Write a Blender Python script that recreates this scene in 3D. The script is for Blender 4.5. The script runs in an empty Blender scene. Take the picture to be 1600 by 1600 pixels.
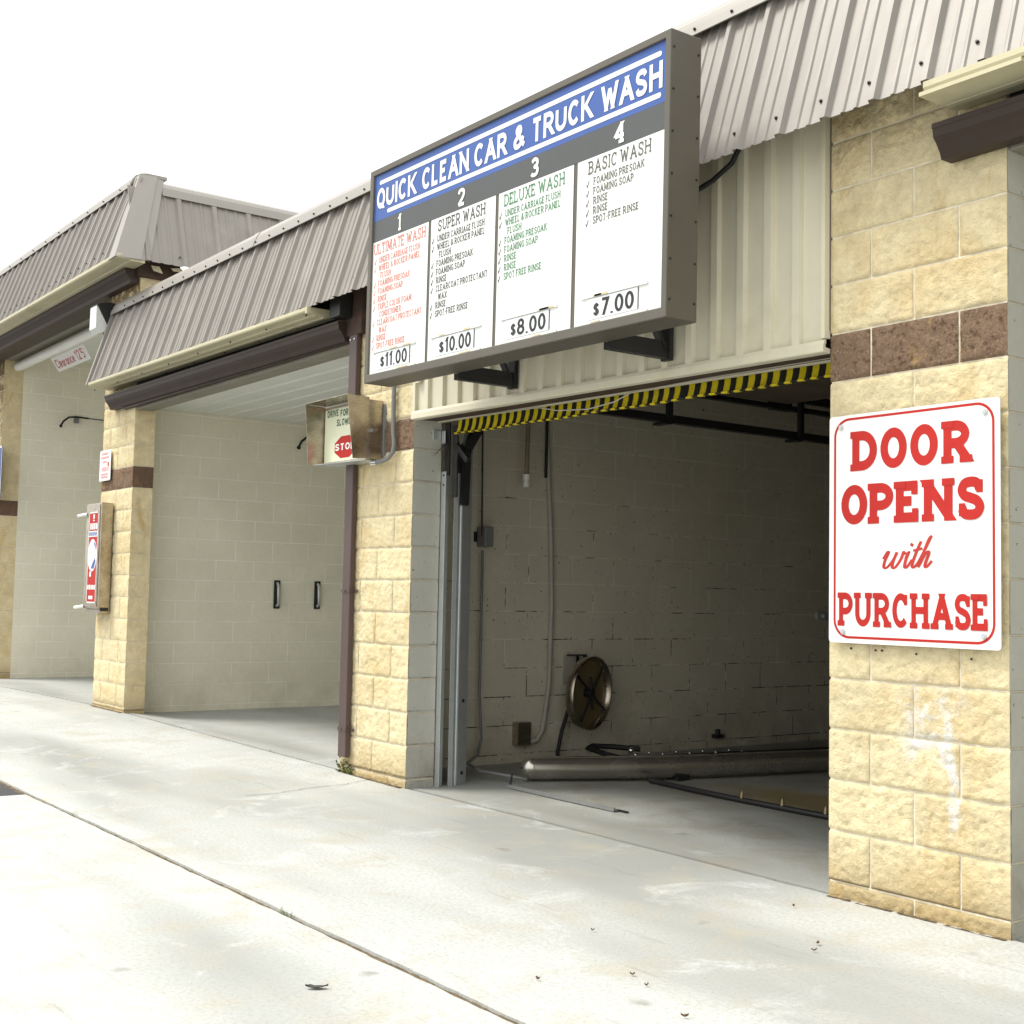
import bpy, math, random
import numpy as np
from mathutils import Vector, Matrix
R_ = math.radians
random.seed(7)
SC = bpy.context.scene
COL = SC.collection
C = 0.2032            # block course height
BED = 0.061           # height of the first full bed joint

# ------------------------------------------------------------------ noise
def _h(ix, iy, s):
    n = (ix * 374761393 + iy * 668265263 + s * 974711) & 0xffffffff
    n = ((n ^ (n >> 13)) * 1274126177) & 0xffffffff
    return ((n ^ (n >> 16)) & 0xffff) / 65535.0
def vnoise(x, y, s=0):
    x = np.asarray(x, float); y = np.asarray(y, float)
    ix = np.floor(x).astype(np.int64); iy = np.floor(y).astype(np.int64)
    fx = x - ix; fy = y - iy
    fx = fx * fx * (3 - 2 * fx); fy = fy * fy * (3 - 2 * fy)
    a = _h(ix, iy, s); b = _h(ix + 1, iy, s); c = _h(ix, iy + 1, s); d = _h(ix + 1, iy + 1, s)
    return (a * (1 - fx) + b * fx) * (1 - fy) + (c * (1 - fx) + d * fx) * fy
def fbm(x, y, s=0, o=4):
    v = 0; a = .5; t = 0
    for k in range(o):
        v = v + a * vnoise(x, y, s + 17 * k); t += a
        x = np.asarray(x) * 2.03 + 5.1; y = np.asarray(y) * 2.03 + 1.7; a *= .55
    return v / t

# ------------------------------------------------------------------ materials
def nodes(m):
    m.use_nodes = True
    return m.node_tree.nodes, m.node_tree.links
class NT:
    """small helper for node graphs"""
    def __init__(self, name):
        self.m = bpy.data.materials.new(name); self.n, self.l = nodes(self.m)
        self.b = self.n['Principled BSDF']
        self.tc = self.n.new('ShaderNodeTexCoord')
        self.co = self.tc.outputs['Object']
    def link(self, a, b): self.l.new(a, b)
    def val(self, sock, v):
        if hasattr(v, 'is_linked') or isinstance(v, bpy.types.NodeSocket): self.l.new(v, sock)
        else: sock.default_value = v
    def mapping(self, scale=(1, 1, 1), rot=(0, 0, 0), loc=(0, 0, 0), src=None):
        n = self.n.new('ShaderNodeMapping'); self.l.new(src or self.co, n.inputs[0])
        n.inputs['Scale'].default_value = scale; n.inputs['Rotation'].default_value = rot; n.inputs['Location'].default_value = loc
        return n.outputs[0]
    def noise(self, scale, detail=4, rough=.55, src=None, dist=0):
        n = self.n.new('ShaderNodeTexNoise'); self.l.new(src or self.co, n.inputs['Vector'])
        n.inputs['Scale'].default_value = scale; n.inputs['Detail'].default_value = detail
        n.inputs['Roughness'].default_value = rough; n.inputs['Distortion'].default_value = dist
        return n.outputs[0]
    def ramp(self, f, stops):
        n = self.n.new('ShaderNodeValToRGB'); self.l.new(f, n.inputs[0])
        e = n.color_ramp.elements
        while len(e) < len(stops): e.new(.5)
        for k, (p, c) in enumerate(stops):
            e[k].position = p
            e[k].color = (c, c, c, 1) if not isinstance(c, tuple) else (c[0], c[1], c[2], 1)
        return n.outputs[0]
    def mix(self, f, a, b, mode='MIX'):
        n = self.n.new('ShaderNodeMix'); n.data_type = 'RGBA'; n.blend_type = mode
        self.val(n.inputs[0], f)
        for s, v in ((n.inputs[6], a), (n.inputs[7], b)):
            if isinstance(v, tuple): s.default_value = (v[0], v[1], v[2], 1)
            else: self.l.new(v, s)
        return n.outputs[2]
    def math(self, op, a, b=0.0, c=None, clamp=False):
        n = self.n.new('ShaderNodeMath'); n.operation = op; n.use_clamp = clamp
        self.val(n.inputs[0], a); self.val(n.inputs[1], b)
        if c is not None: self.val(n.inputs[2], c)
        return n.outputs[0]
    def sep(self, src=None):
        n = self.n.new('ShaderNodeSeparateXYZ'); self.l.new(src or self.co, n.inputs[0]); return n.outputs
    def comb(self, x, y, z=0.0):
        n = self.n.new('ShaderNodeCombineXYZ')
        for s, v in zip(n.inputs, (x, y, z)): self.val(s, v)
        return n.outputs[0]
    def attr(self, name):
        n = self.n.new('ShaderNodeAttribute'); n.attribute_name = name; return n.outputs['Fac']
    def bump(self, h, strength=.3, dist=.01, prev=None):
        n = self.n.new('ShaderNodeBump'); self.l.new(h, n.inputs['Height'])
        n.inputs['Strength'].default_value = strength; n.inputs['Distance'].default_value = dist
        if prev is not None: self.l.new(prev, n.inputs['Normal'])
        self.l.new(n.outputs[0], self.b.inputs['Normal']); return n.outputs[0]
    def base(self, c):
        if isinstance(c, tuple): self.b.inputs['Base Color'].default_value = (c[0], c[1], c[2], 1)
        else: self.l.new(c, self.b.inputs['Base Color'])
    def set(self, rough=None, metal=None, spec=None):
        if rough is not None: self.val(self.b.inputs['Roughness'], rough)
        if metal is not None: self.val(self.b.inputs['Metallic'], metal)
        if spec is not None: self.val(self.b.inputs['Specular IOR Level'], spec)
        return self
MATS = {}
def mat(name, col, rough=.6, metal=0., var=.12, scale=6., bump=0., bscale=90., spec=.4, dirt=None, dscale=3.):
    if name in MATS: return MATS[name]
    t = NT(name)
    f = t.noise(scale, 5, .6)
    lo = tuple(x * (1 - var) for x in col); hi = tuple(min(.95, x * (1 + var)) for x in col)
    c = t.mix(t.ramp(f, [(.3, 0.), (.7, 1.)]), lo, hi)
    if dirt:
        d = t.noise(dscale, 6, .65, dist=.4)
        c = t.mix(t.ramp(d, [(.55, 0.), (.78, .65)]), c, dirt)
    t.base(c); t.set(rough, metal, spec)
    if bump: t.bump(t.noise(bscale, 3), bump, .004)
    MATS[name] = t.m; return t.m

def make_split(name, col, stain, dark, streak=False, speck=False, grime_z=None):
    t = NT(name)
    tone = t.attr('tone')
    x, y, z = t.sep()
    big = t.noise(2.2, 5, .6, dist=.6)
    mid = t.noise(11, 5, .65)
    fine = t.noise(140, 3, .7)
    c = t.mix(t.ramp(mid, [(.3, 0.), (.72, 1.)]), tuple(v * .82 for v in col), tuple(min(.9, v * 1.13) for v in col))
    c = t.mix(t.math('MULTIPLY', tone, .20), c, tuple(v * .72 for v in col))
    c = t.mix(t.ramp(big, [(.5, 0.), (.76, .5)]), c, stain)
    if speck:
        c = t.mix(t.ramp(t.noise(85, 2, .5), [(.56, 0.), (.66, .55)]), c, (.36, .26, .17))
        c = t.mix(t.ramp(t.noise(60, 2, .5, src=t.mapping(loc=(3, 1, 2))), [(.56, 0.), (.68, .6)]), c, (.06, .03, .02))
    c = t.mix(t.ramp(fine, [(.56, 0.), (.74, .42)]), c, dark)
    # rising damp / dirt at the foot
    foot = t.math('SUBTRACT', .22, z); foot = t.math('ADD', foot, t.math('MULTIPLY', t.math('SUBTRACT', mid, .5), .35))
    c = t.mix(t.math('MULTIPLY', foot, 3.0, clamp=True), c, (.30, .20, .075))
    led = t.math('SUBTRACT', .012, t.math('ABSOLUTE', t.math('SUBTRACT', z, t.math('ADD', .060, t.math('MULTIPLY', mid, .012)))))
    c = t.mix(t.math('MULTIPLY', t.math('MULTIPLY', led, 90, clamp=True), .75), c, (.13, .095, .05))
    run = t.ramp(t.noise(6, 5, .7, src=t.mapping(scale=(1, 1, .35), loc=(9, 2, 5)), dist=.4), [(.57, 0.), (.70, .55)])
    c = t.mix(run, c, (.52, .33, .10))
    if grime_z is not None:
        g = t.math('MULTIPLY', t.math('SUBTRACT', z, grime_z), 2.2)
        g = t.math('MULTIPLY', g, t.ramp(t.noise(9, 6, .7), [(.38, 0.), (.66, 1.)]), clamp=True)
        c = t.mix(t.math('MULTIPLY', g, .9), c, (.17, .115, .055))
    if streak:
        # white mineral runs down the face
        w1 = t.math('ADD', x, t.math('MULTIPLY', t.math('SUBTRACT', t.noise(7, 4), .5), .16))
        ctr = t.math('ADD', 3.905, t.math('MULTIPLY', z, -.12))
        d1 = t.math('ABSOLUTE', t.math('SUBTRACT', w1, ctr))
        m1 = t.math('SUBTRACT', .030, d1); m1 = t.math('MULTIPLY', m1, 60, clamp=True)
        zz = t.math('MULTIPLY', t.math('SUBTRACT', z, .30), 12, clamp=True)
        zt = t.math('MULTIPLY', t.math('SUBTRACT', .86, z), 8, clamp=True)
        m1 = t.math('MULTIPLY', t.math('MULTIPLY', m1, zz), zt)
        patch = t.ramp(t.noise(16, 6, .75), [(.38, 0.), (.50, 1.)])
        c = t.mix(t.math('MULTIPLY', t.math('MULTIPLY', m1, patch), .85), c, (.80, .79, .76))
        d2 = t.math('ABSOLUTE', t.math('SUBTRACT', w1, 3.76)); m2 = t.math('MULTIPLY', t.math('SUBTRACT', .19, d2), 9, clamp=True)
        dz = t.math('ABSOLUTE', t.math('SUBTRACT', z, .72)); m2 = t.math('MULTIPLY', m2, t.math('MULTIPLY', t.math('SUBTRACT', .2, dz), 8, clamp=True))
        c = t.mix(t.math('MULTIPLY', t.math('MULTIPLY', m2, t.ramp(t.noise(13, 6, .75, src=t.mapping(loc=(4, 4, 4))), [(.46, 0.), (.56, 1.)])), .85), c, (.78, .77, .74))
    t.base(c); t.set(.92, 0, .15)
    b1 = t.bump(t.noise(30, 7, .72, dist=.4), .95, .016)
    t.bump(t.noise(120, 4, .7), .6, .005, b1)
    return t.m

def make_cmu(name, col, axis, crack=0., joint=(.62, .61, .54), dirtcol=None):
    """painted concrete block wall; axis = horizontal world axis of the wall"""
    t = NT(name)
    x, y, z = t.sep()
    h = y if axis == 'y' else x
    zz = t.math('SUBTRACT', z, BED - C * 4)
    v = t.comb(t.math('ADD', h, 20 * .4064), zz)
    def brick(mortar, smooth):
        n = t.n.new('ShaderNodeTexBrick'); t.link(v, n.inputs['Vector'])
        n.inputs['Scale'].default_value = 1; n.inputs['Brick Width'].default_value = .4064; n.inputs['Row Height'].default_value = C
        n.inputs['Mortar Size'].default_value = mortar; n.inputs['Mortar Smooth'].default_value = smooth
        n.inputs['Color1'].default_value = (0, 0, 0, 1); n.inputs['Color2'].default_value = (1, 1, 1, 1); n.offset = .5
        return n
    b = brick(.0055, .35)
    tone = t.n.new('ShaderNodeRGBToBW'); t.link(b.outputs['Color'], tone.inputs[0])
    n1 = t.noise(1.3, 5, .6, dist=.3); n2 = t.noise(24, 4, .6)
    c = t.mix(t.ramp(n1, [(.3, 0.), (.75, 1.)]), tuple(q * .9 for q in col), tuple(min(.9, q * 1.06) for q in col))
    c = t.mix(t.ramp(n2, [(.35, .22), (.6, 0.)]), c, tuple(q * .8 for q in col))
    jm = t.math('MULTIPLY', b.outputs['Fac'], t.ramp(t.noise(3.1, 3), [(.35, .35), (.6, .95)]))
    c = t.mix(jm, c, joint)
    if dirtcol:
        ft = t.math('SUBTRACT', .55, z); ft = t.math('MULTIPLY', ft, t.ramp(t.noise(4, 6, .7), [(.35, 0.), (.7, 1.6)]), clamp=True)
        c = t.mix(ft, c, dirtcol)
    if crack:
        fine = brick(.0034, 0.)
        low_ = t.math('MULTIPLY', t.math('SUBTRACT', 2.6, z), .055)
        msk = t.ramp(t.math('ADD', t.noise(3.4, 6, .8, src=t.mapping(scale=(1, 1, 2.6))), low_), [(.585, 0.), (.68, crack)])
        c = t.mix(t.math('MULTIPLY', fine.outputs['Fac'], msk), c, (.02, .018, .013))
        pit = t.ramp(t.noise(38, 2, .5), [(.70, 0.), (.74, .8)])
        c = t.mix(pit, c, (.05, .045, .035))
    t.base(c); t.set(.72, 0, .25)
    hb = t.math('ADD', t.math('MULTIPLY', b.outputs['Fac'], -1.), t.math('MULTIPLY', t.noise(70, 4, .6), .35))
    t.bump(hb, .45, .006)
    return t.m

def make_concrete(name, light=1., wet=0., tan=1.):  # wet also scales the interior shade painted into the bay floor
    t = NT(name)
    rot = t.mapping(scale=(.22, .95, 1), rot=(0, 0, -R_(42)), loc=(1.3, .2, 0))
    big = t.noise(.55, 5, .55, dist=.3)
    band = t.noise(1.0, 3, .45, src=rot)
    mid = t.noise(3.2, 6, .65, dist=.5)
    fine = t.noise(60, 4, .7)
    spk = t.noise(150, 2, .5)
    A = tuple(v * light for v in (.56, .575, .56)); B = tuple(v * light for v in (.44, .46, .455))
    c = t.mix(t.ramp(big, [(.35, 0.), (.7, .7)]), A, B)
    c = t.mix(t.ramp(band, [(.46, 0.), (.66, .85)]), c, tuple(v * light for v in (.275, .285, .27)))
    c = t.mix(t.math('MULTIPLY', t.ramp(mid, [(.50, 0.), (.74, .5)]), tan), c, tuple(v * light for v in (.44, .40, .30)))
    c = t.mix(t.ramp(t.noise(2.1, 6, .7, src=t.mapping(loc=(7, 3, 0)), dist=.8), [(.56, 0.), (.68, .6)]), c, tuple(v * light for v in (.60, .62, .63)))
    c = t.mix(t.ramp(fine, [(.38, .5), (.56, 0.)]), c, tuple(v * light for v in (.33, .33, .305)))
    c = t.mix(t.ramp(spk, [(.67, 0.), (.71, .8)]), c, (.16, .145, .12))
    vo = t.n.new('ShaderNodeTexVoronoi'); vo.inputs['Scale'].default_value = 1.7
    wob = t.n.new('ShaderNodeVectorMath'); wob.operation = 'ADD'; t.link(t.co, wob.inputs[0])
    nz_ = t.n.new('ShaderNodeTexNoise'); nz_.inputs['Scale'].default_value = 9; t.link(t.co, nz_.inputs['Vector'])
    sc_ = t.n.new('ShaderNodeVectorMath'); sc_.operation = 'SCALE'; sc_.inputs['Scale'].default_value = .10; t.link(nz_.outputs['Color'], sc_.inputs[0]); t.link(sc_.outputs[0], wob.inputs[1])
    t.link(wob.outputs[0], vo.inputs['Vector'])
    c = t.mix(t.ramp(vo.outputs['Distance'], [(.02, .55), (.075, 0.)]), c, tuple(v * light for v in (.20, .19, .165)))
    # tyre scuffs: streaks
    scuf = t.noise(5, 5, .7, src=t.mapping(scale=(.25, 2.2, 1), rot=(0, 0, -R_(30)), loc=(2, 5, 0)))
    c = t.mix(t.ramp(scuf, [(.60, 0.), (.74, .5)]), c, tuple(v * light for v in (.23, .23, .22)))
    if wet:
        x, y, z = t.sep()
        # brown puddle stain deep in the wash bay
        w = t.math('ADD', t.noise(2.4, 4, .6), -.5)
        px = t.math('MULTIPLY', t.math('SUBTRACT', t.math('ADD', x, t.math('MULTIPLY', w, .5)), 1.75), .9)
        py = t.math('MULTIPLY', t.math('SUBTRACT', y, 1.85), 2.2)
        r = t.math('SQRT', t.math('ADD', t.math('MULTIPLY', px, px), t.math('MULTIPLY', py, py)))
        pm = t.math('MULTIPLY', t.math('SUBTRACT', .95, r), 1.7, clamp=True)
        c = t.mix(t.math('MULTIPLY', pm, .85), c, (.42, .28, .07))
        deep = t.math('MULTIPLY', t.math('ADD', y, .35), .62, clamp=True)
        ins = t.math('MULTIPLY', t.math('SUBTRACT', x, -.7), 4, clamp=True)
        wet_shade = t.math('MULTIPLY', t.math('MULTIPLY', deep, ins), t.ramp(mid, [(.3, .35), (.7, .9)]))
        c = t.mix(t.math('MULTIPLY', wet_shade, wet), c, (.155, .145, .10))  # wet floor, with interior shade painted in as it runs deeper
        t.set(t.math('SUBTRACT', .8, t.math('MULTIPLY', t.math('MAXIMUM', pm, t.math('MULTIPLY', wet_shade, .4)), .5)), 0, .4)
    else:
        t.set(.85, 0, .3)
    t.base(c)
    t.bump(t.math('ADD', fine, t.math('MULTIPLY', spk, .5)), .25, .004)
    return t.m

def make_steel(name, col, rough=.3, stain=None, scale=(2, 2, 40), metal=1.0):
    t = NT(name)
    br = t.noise(18, 4, .6, src=t.mapping(scale=scale))
    c = t.mix(br, tuple(v * .75 for v in col), tuple(min(.95, v * 1.15) for v in col))
    if stain:
        c = t.mix(t.ramp(t.noise(7, 6, .7, dist=.7), [(.42, 0.), (.68, .8)]), c, stain)
    t.base(c); t.set(t.math('ADD', rough, t.math('MULTIPLY', t.math('SUBTRACT', br, .5), .25)), metal, .5)
    return t.m

M = {}
YEL = (.81, .695, .445)
M['split'] = make_split('split_face_block', YEL, (.60, .40, .15), (.42, .31, .15), grime_z=2.75)
M['split_streak'] = make_split('split_face_block_with_white_runs', YEL, (.60, .40, .15), (.42, .31, .15), streak=True, grime_z=2.90)
M['smooth'] = make_split('smooth_yellow_block', (.78, .66, .42), (.56, .40, .16), (.5, .38, .2))
M['brown'] = make_split('brown_split_block', (.235, .158, .108), (.20, .125, .08), (.10, .062, .04), speck=True)
M['brown_smooth'] = make_split('brown_smooth_block', (.165, .108, .078), (.145, .085, .055), (.07, .035, .02))
M['mortar'] = mat('mortar', (.74, .67, .52), .95, var=.2, scale=14, bump=.4, dirt=(.48, .36, .17), dscale=2.5)
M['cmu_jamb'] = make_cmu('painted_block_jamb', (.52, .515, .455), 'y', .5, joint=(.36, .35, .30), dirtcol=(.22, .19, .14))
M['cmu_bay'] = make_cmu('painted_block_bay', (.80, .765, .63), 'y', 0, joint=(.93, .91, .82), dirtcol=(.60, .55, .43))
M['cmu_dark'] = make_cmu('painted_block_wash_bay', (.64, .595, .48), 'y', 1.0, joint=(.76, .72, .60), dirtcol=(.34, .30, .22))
M['cmu_x'] = make_cmu('painted_block_end_wall', (.40, .37, .29), 'x', .6)
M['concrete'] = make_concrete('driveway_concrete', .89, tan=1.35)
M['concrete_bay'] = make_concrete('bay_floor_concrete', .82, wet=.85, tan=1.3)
M['joint'] = mat('joint_dirt_and_contact_shade', (.115, .085, .048), .95, var=.5, scale=20, bump=.6)
M['asphalt'] = mat('asphalt', (.055, .055, .058), .9, var=.35, scale=60, bump=.8, bscale=160)
M['soil'] = mat('bare_ground', (.30, .28, .24), .95, var=.3, scale=.4)
M['roof'] = mat('taupe_roof_metal', (.240, .220, .198), .45, 0., var=.05, scale=2, spec=.5, dirt=(.37, .34, .31), dscale=1.2)
M['cap'] = mat('taupe_trim_metal', (.29, .273, .248), .40, 0., var=.04, scale=2, spec=.5)
M['tan'] = mat('beige_soffit_metal', (.53, .49, .335), .45, var=.06, scale=3, dirt=(.30, .26, .16), dscale=2)
M['siding'] = mat('cream_siding_metal', (.66, .62, .485), .45, var=.05, scale=2, dirt=(.50, .44, .30), dscale=1.6)
M['brownmetal'] = mat('brown_gutter_metal', (.040, .026, .020), .5, var=.12, scale=4, spec=.28)
M['pipe_brown'] = mat('brown_downpipe_paint', (.085, .056, .052), .45, var=.08, scale=4, spec=.4)
M['wood'] = mat('dark_brown_board', (.06, .035, .025), .7, var=.35, scale=12)
M['liner'] = mat('white_ceiling_liner', (.76, .78, .74), .5, var=.05, scale=2)
M['greybeam'] = mat('grey_beam_paint', (.24, .225, .185), .6, var=.1, scale=3)
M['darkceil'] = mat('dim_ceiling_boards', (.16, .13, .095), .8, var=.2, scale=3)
M['black'] = mat('black_steel', (.018, .018, .019), .45, var=.2)
M['rubber'] = mat('black_rubber', (.015, .015, .015), .6, var=.2)
M['galv'] = make_steel('galvanised_steel', (.60, .63, .63), .42, (.50, .53, .53), (3, 3, 14), .55)
M['stain'] = make_steel('brushed_stainless', (.52, .47, .40), .28, (.30, .24, .17), (2, 2, 60))
M['tube'] = make_steel('wet_stainless_tube', (.56, .53, .47), .26, None, (.25, .25, .25), .9)
M['brass'] = make_steel('tarnished_brass_sheet', (.32, .26, .13), .35, (.26, .17, .07), (4, 4, 4), .45)
M['chrome'] = mat('chrome', (.75, .75, .75), .15, 1., var=.05)
M['signframe'] = mat('bronze_sign_cabinet', (.098, .088, .070), .42, var=.08, scale=3, spec=.45)
M['white'] = mat('white_sign_face', (.76, .775, .76), .35, var=.02, scale=2, spec=.4)
M['whitepaint'] = mat('white_enamel', (.78, .78, .77), .35, var=.02, scale=3)
M['blue'] = mat('blue_vinyl', (.040, .098, .335), .4, var=.06, scale=3)
M['charcoal'] = mat('charcoal_vinyl', (.072, .078, .080), .45, var=.06, scale=3)
M['ink'] = mat('black_ink', (.020, .020, .020), .5, var=.1)
M['inkgrey'] = mat('faded_black_ink', (.10, .098, .085), .5, var=.2, scale=20)
M['inkdark'] = mat('soft_black_ink', (.055, .058, .055), .5, var=.2, scale=20)
M['green'] = mat('green_ink', (.055, .22, .10), .5, var=.15, scale=20)
M['redfade'] = mat('faded_red_ink', (.66, .19, .15), .5, var=.2, scale=20)
M['red'] = mat('red_paint', (.44, .011, .006), .55, var=.06, scale=8)
M['redlight'] = mat('thin_red_brush_paint', (.45, .030, .020), .5, var=.15, scale=12)
M['darkgreen'] = mat('dark_green_ink', (.03, .12, .075), .5, var=.1)
M['stopface'] = mat('pale_yellow_backlit_plastic', (.74, .76, .56), .35, var=.04, scale=4)
M['pink'] = mat('faded_pink_ink', (.72, .25, .27), .5, var=.2, scale=30)
M['tape'] = mat('yellowed_tape', (.56, .46, .30), .5, var=.2, scale=12)
M['clear'] = mat('milky_plastic_strip', (.66, .68, .64), .25, var=.05)
M['card'] = mat('bluish_white_card', (.74, .78, .80), .35, var=.03)
M['yellow'] = mat('safety_yellow_rubber', (.74, .60, .016), .5, var=.12, scale=8, dirt=(.40, .28, .02), dscale=5)
M['pvc'] = mat('grey_conduit', (.20, .205, .20), .5, var=.1)
M['pvclight'] = mat('pale_grey_conduit', (.42, .40, .34), .5, var=.1)
M['pvcbrown'] = mat('stained_clear_pipe', (.26, .20, .13), .4, var=.2)
M['poly'] = mat('white_plastic_pipe', (.88, .89, .86), .4, var=.03, scale=2)
M['lens'] = mat('prismatic_lens', (.72, .75, .72), .2, var=.08, scale=30)
M['lens2'] = mat('yellowed_lens', (.66, .62, .44), .25, var=.1, scale=20)
M['bluesign'] = mat('navy_sign_paint', (.02, .05, .22), .4, var=.05)
M['wire_w'] = mat('white_wire', (.7, .7, .68), .5)
M['wire_b'] = mat('blue_wire', (.05, .16, .5), .5)
M['leaf'] = mat('dry_leaf', (.16, .10, .055), .8, var=.4, scale=30)
M['leafgrey'] = mat('dark_wet_leaf', (.055, .05, .042), .8, var=.3, scale=30)
M['weed'] = mat('weed_green', (.10, .16, .03), .7, var=.3, scale=20)
M['moss'] = mat('moss', (.075, .10, .02), .95, var=.4, scale=30, bump=.6)

# ------------------------------------------------------------------ mesh builder
class MB:
    def __init__(self): self.v = []; self.f = []; self.mi = []; self.mats = []; self.sm = []; self.tone = None
    def m(self, key):
        if key not in self.mats: self.mats.append(key)
        return self.mats.index(key)
    def add(self, vs, fs, key=None, smooth=False):
        o = len(self.v); self.v += [tuple(p) for p in vs]
        k = self.m(key) if key else 0
        for f in fs: self.f.append([i + o for i in f]); self.mi.append(k); self.sm.append(smooth)
        return o
    def box(self, x0, x1, y0, y1, z0, z1, key=None):
        x0, x1 = min(x0, x1), max(x0, x1); y0, y1 = min(y0, y1), max(y0, y1); z0, z1 = min(z0, z1), max(z0, z1)
        self.add([(x0, y0, z0), (x1, y0, z0), (x1, y1, z0), (x0, y1, z0), (x0, y0, z1), (x1, y0, z1), (x1, y1, z1), (x0, y1, z1)],
                 [(0, 3, 2, 1), (4, 5, 6, 7), (0, 1, 5, 4), (1, 2, 6, 5), (2, 3, 7, 6), (3, 0, 4, 7)], key)
        return self
    def prism(self, prof, a0, a1, axis='x', key=None, smooth=False, caps=True, tilt=0.):
        """closed profile [(p,q)] extruded along axis. x: (y,z)  y: (x,z)  z: (x,y)"""
        n = len(prof); vs = []
        for a in (a0, a1):
            for p, q in prof:
                vs.append((a, p, q + tilt * (a - a0)) if axis == 'x' else (p, a, q) if axis == 'y' else (p, q, a))
        fs = [(i, (i + 1) % n, n + (i + 1) % n, n + i) for i in range(n)]
        self.add(vs, fs, key, smooth)
        if caps: self.add(vs, [tuple(range(n))[::-1], tuple(range(n, 2 * n))], key)
        return self
    def tube(self, pts, r, seg=10, key=None, caps=True, rr=None):
        pts = [Vector(p) for p in pts]; n = len(pts); rings = []
        up = None
        for i, p in enumerate(pts):
            d = (pts[min(i + 1, n - 1)] - pts[max(i - 1, 0)]).normalized()
            if up is None:
                up = Vector((0, 0, 1)) if abs(d.z) < .9 else Vector((1, 0, 0))
            s = d.cross(up).normalized(); up = s.cross(d).normalized()
            rad = rr[i] if rr else r
            rings.append([p + (s * math.cos(2 * math.pi * k / seg) + up * math.sin(2 * math.pi * k / seg)) * rad for k in range(seg)])
        vs = [q for g in rings for q in g]
        fs = [(i * seg + k, i * seg + (k + 1) % seg, (i + 1) * seg + (k + 1) % seg, (i + 1) * seg + k) for i in range(n - 1) for k in range(seg)]
        o = self.add(vs, fs, key, True)
        if caps: self.add(vs, [tuple(range(seg))[::-1], tuple(range((n - 1) * seg, n * seg))], key)
        return self
    def ball(self, c, r, key=None, su=12, sv=8, sc=(1, 1, 1)):
        vs = []; fs = []
        for j in range(sv + 1):
            th = math.pi * j / sv
            for i in range(su):
                ph = 2 * math.pi * i / su
                vs.append((c[0] + r * sc[0] * math.sin(th) * math.cos(ph), c[1] + r * sc[1] * math.sin(th) * math.sin(ph), c[2] + r * sc[2] * math.cos(th)))
        for j in range(sv):
            for i in range(su): fs.append((j * su + i, (j + 1) * su + i, (j + 1) * su + (i + 1) % su, j * su + (i + 1) % su))
        self.add(vs, fs, key, True); return self
    def grid(self, P, key=None, smooth=True, flip=False):
        """P[j][i] -> points (numpy array h,w,3)"""
        h, w = P.shape[:2]; vs = P.reshape(-1, 3)
        fs = []
        for j in range(h - 1):
            for i in range(w - 1):
                q = (j * w + i, j * w + i + 1, (j + 1) * w + i + 1, (j + 1) * w + i)
                fs.append(q[::-1] if flip else q)
        return self.add(vs, fs, key, smooth)
    def build(self, name, key=None, parent=None, origin=(0, 0, 0), bevel=0., tones=None):
        me = bpy.data.meshes.new(name)
        o = Vector(origin)
        me.from_pydata([(p[0] - o.x, p[1] - o.y, p[2] - o.z) for p in self.v], [], self.f)
        keys = self.mats or [key]
        for k in keys: me.materials.append(M[k])
        if self.mats: me.polygons.foreach_set('material_index', self.mi)
        me.polygons.foreach_set('use_smooth', self.sm)
        if tones is not None:
            a = me.attributes.new('tone', 'FLOAT', 'POINT'); a.data.foreach_set('value', tones)
        me.update()
        ob = bpy.data.objects.new(name, me); COL.objects.link(ob)
        if parent is not None: ob.parent = parent
        else: ob.location = o
        if bevel:
            b = ob.modifiers.new('edge', 'BEVEL'); b.width = bevel; b.segments = 2; b.limit_method = 'ANGLE'; b.angle_limit = R_(40)
        return ob
def tag(o, label, cat, group=None, kind=None):
    o['label'] = label; o['category'] = cat
    if group: o['group'] = group
    if kind: o['kind'] = kind
    return o
def thing(name, label, cat, loc=(0, 0, 0), group=None):
    o = bpy.data.objects.new(name, None); COL.objects.link(o); o.location = loc
    o.empty_display_size = .2
    return tag(o, label, cat, group)
def struct(o): o['kind'] = 'structure'; return o

# ------------------------------------------------------------------ lettering (stroke-built)
def arc(cx, cy, rx, ry, a0, a1, n=14):
    return [(cx + rx * math.cos(R_(a0 + (a1 - a0) * k / n)), cy + ry * math.sin(R_(a0 + (a1 - a0) * k / n))) for k in range(n + 1)]
def smooth(p, n=6):
    out = []
    q = [p[0]] + list(p) + [p[-1]]
    for i in range(1, len(q) - 2):
        a, b, c, d = q[i - 1], q[i], q[i + 1], q[i + 2]
        for k in range(n):
            t = k / n
            out.append(tuple(.5 * (2 * b[j] + (c[j] - a[j]) * t + (2 * a[j] - 5 * b[j] + 4 * c[j] - d[j]) * t * t + (3 * b[j] - a[j] - 3 * c[j] + d[j]) * t ** 3) for j in (0, 1)))
    out.append(tuple(p[-1])); return out
S_ = smooth([(.95, .80), (.80, .96), (.5, 1), (.18, .95), (.03, .76), (.18, .59), (.5, .51), (.84, .41), (.98, .22), (.82, .04), (.5, 0), (.18, .04), (.03, .22)])
def bowl(y0, y1, x0=0., x1=1., k=.45):
    r = (y1 - y0) / 2
    return [(x0, y1), (k, y1)] + arc(k, y0 + r, x1 - k, r, 80, -80, 12) + [(k, y0), (x0, y0)]
O_ = arc(.5, .5, .5, .5, 90, 450, 30)
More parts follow.
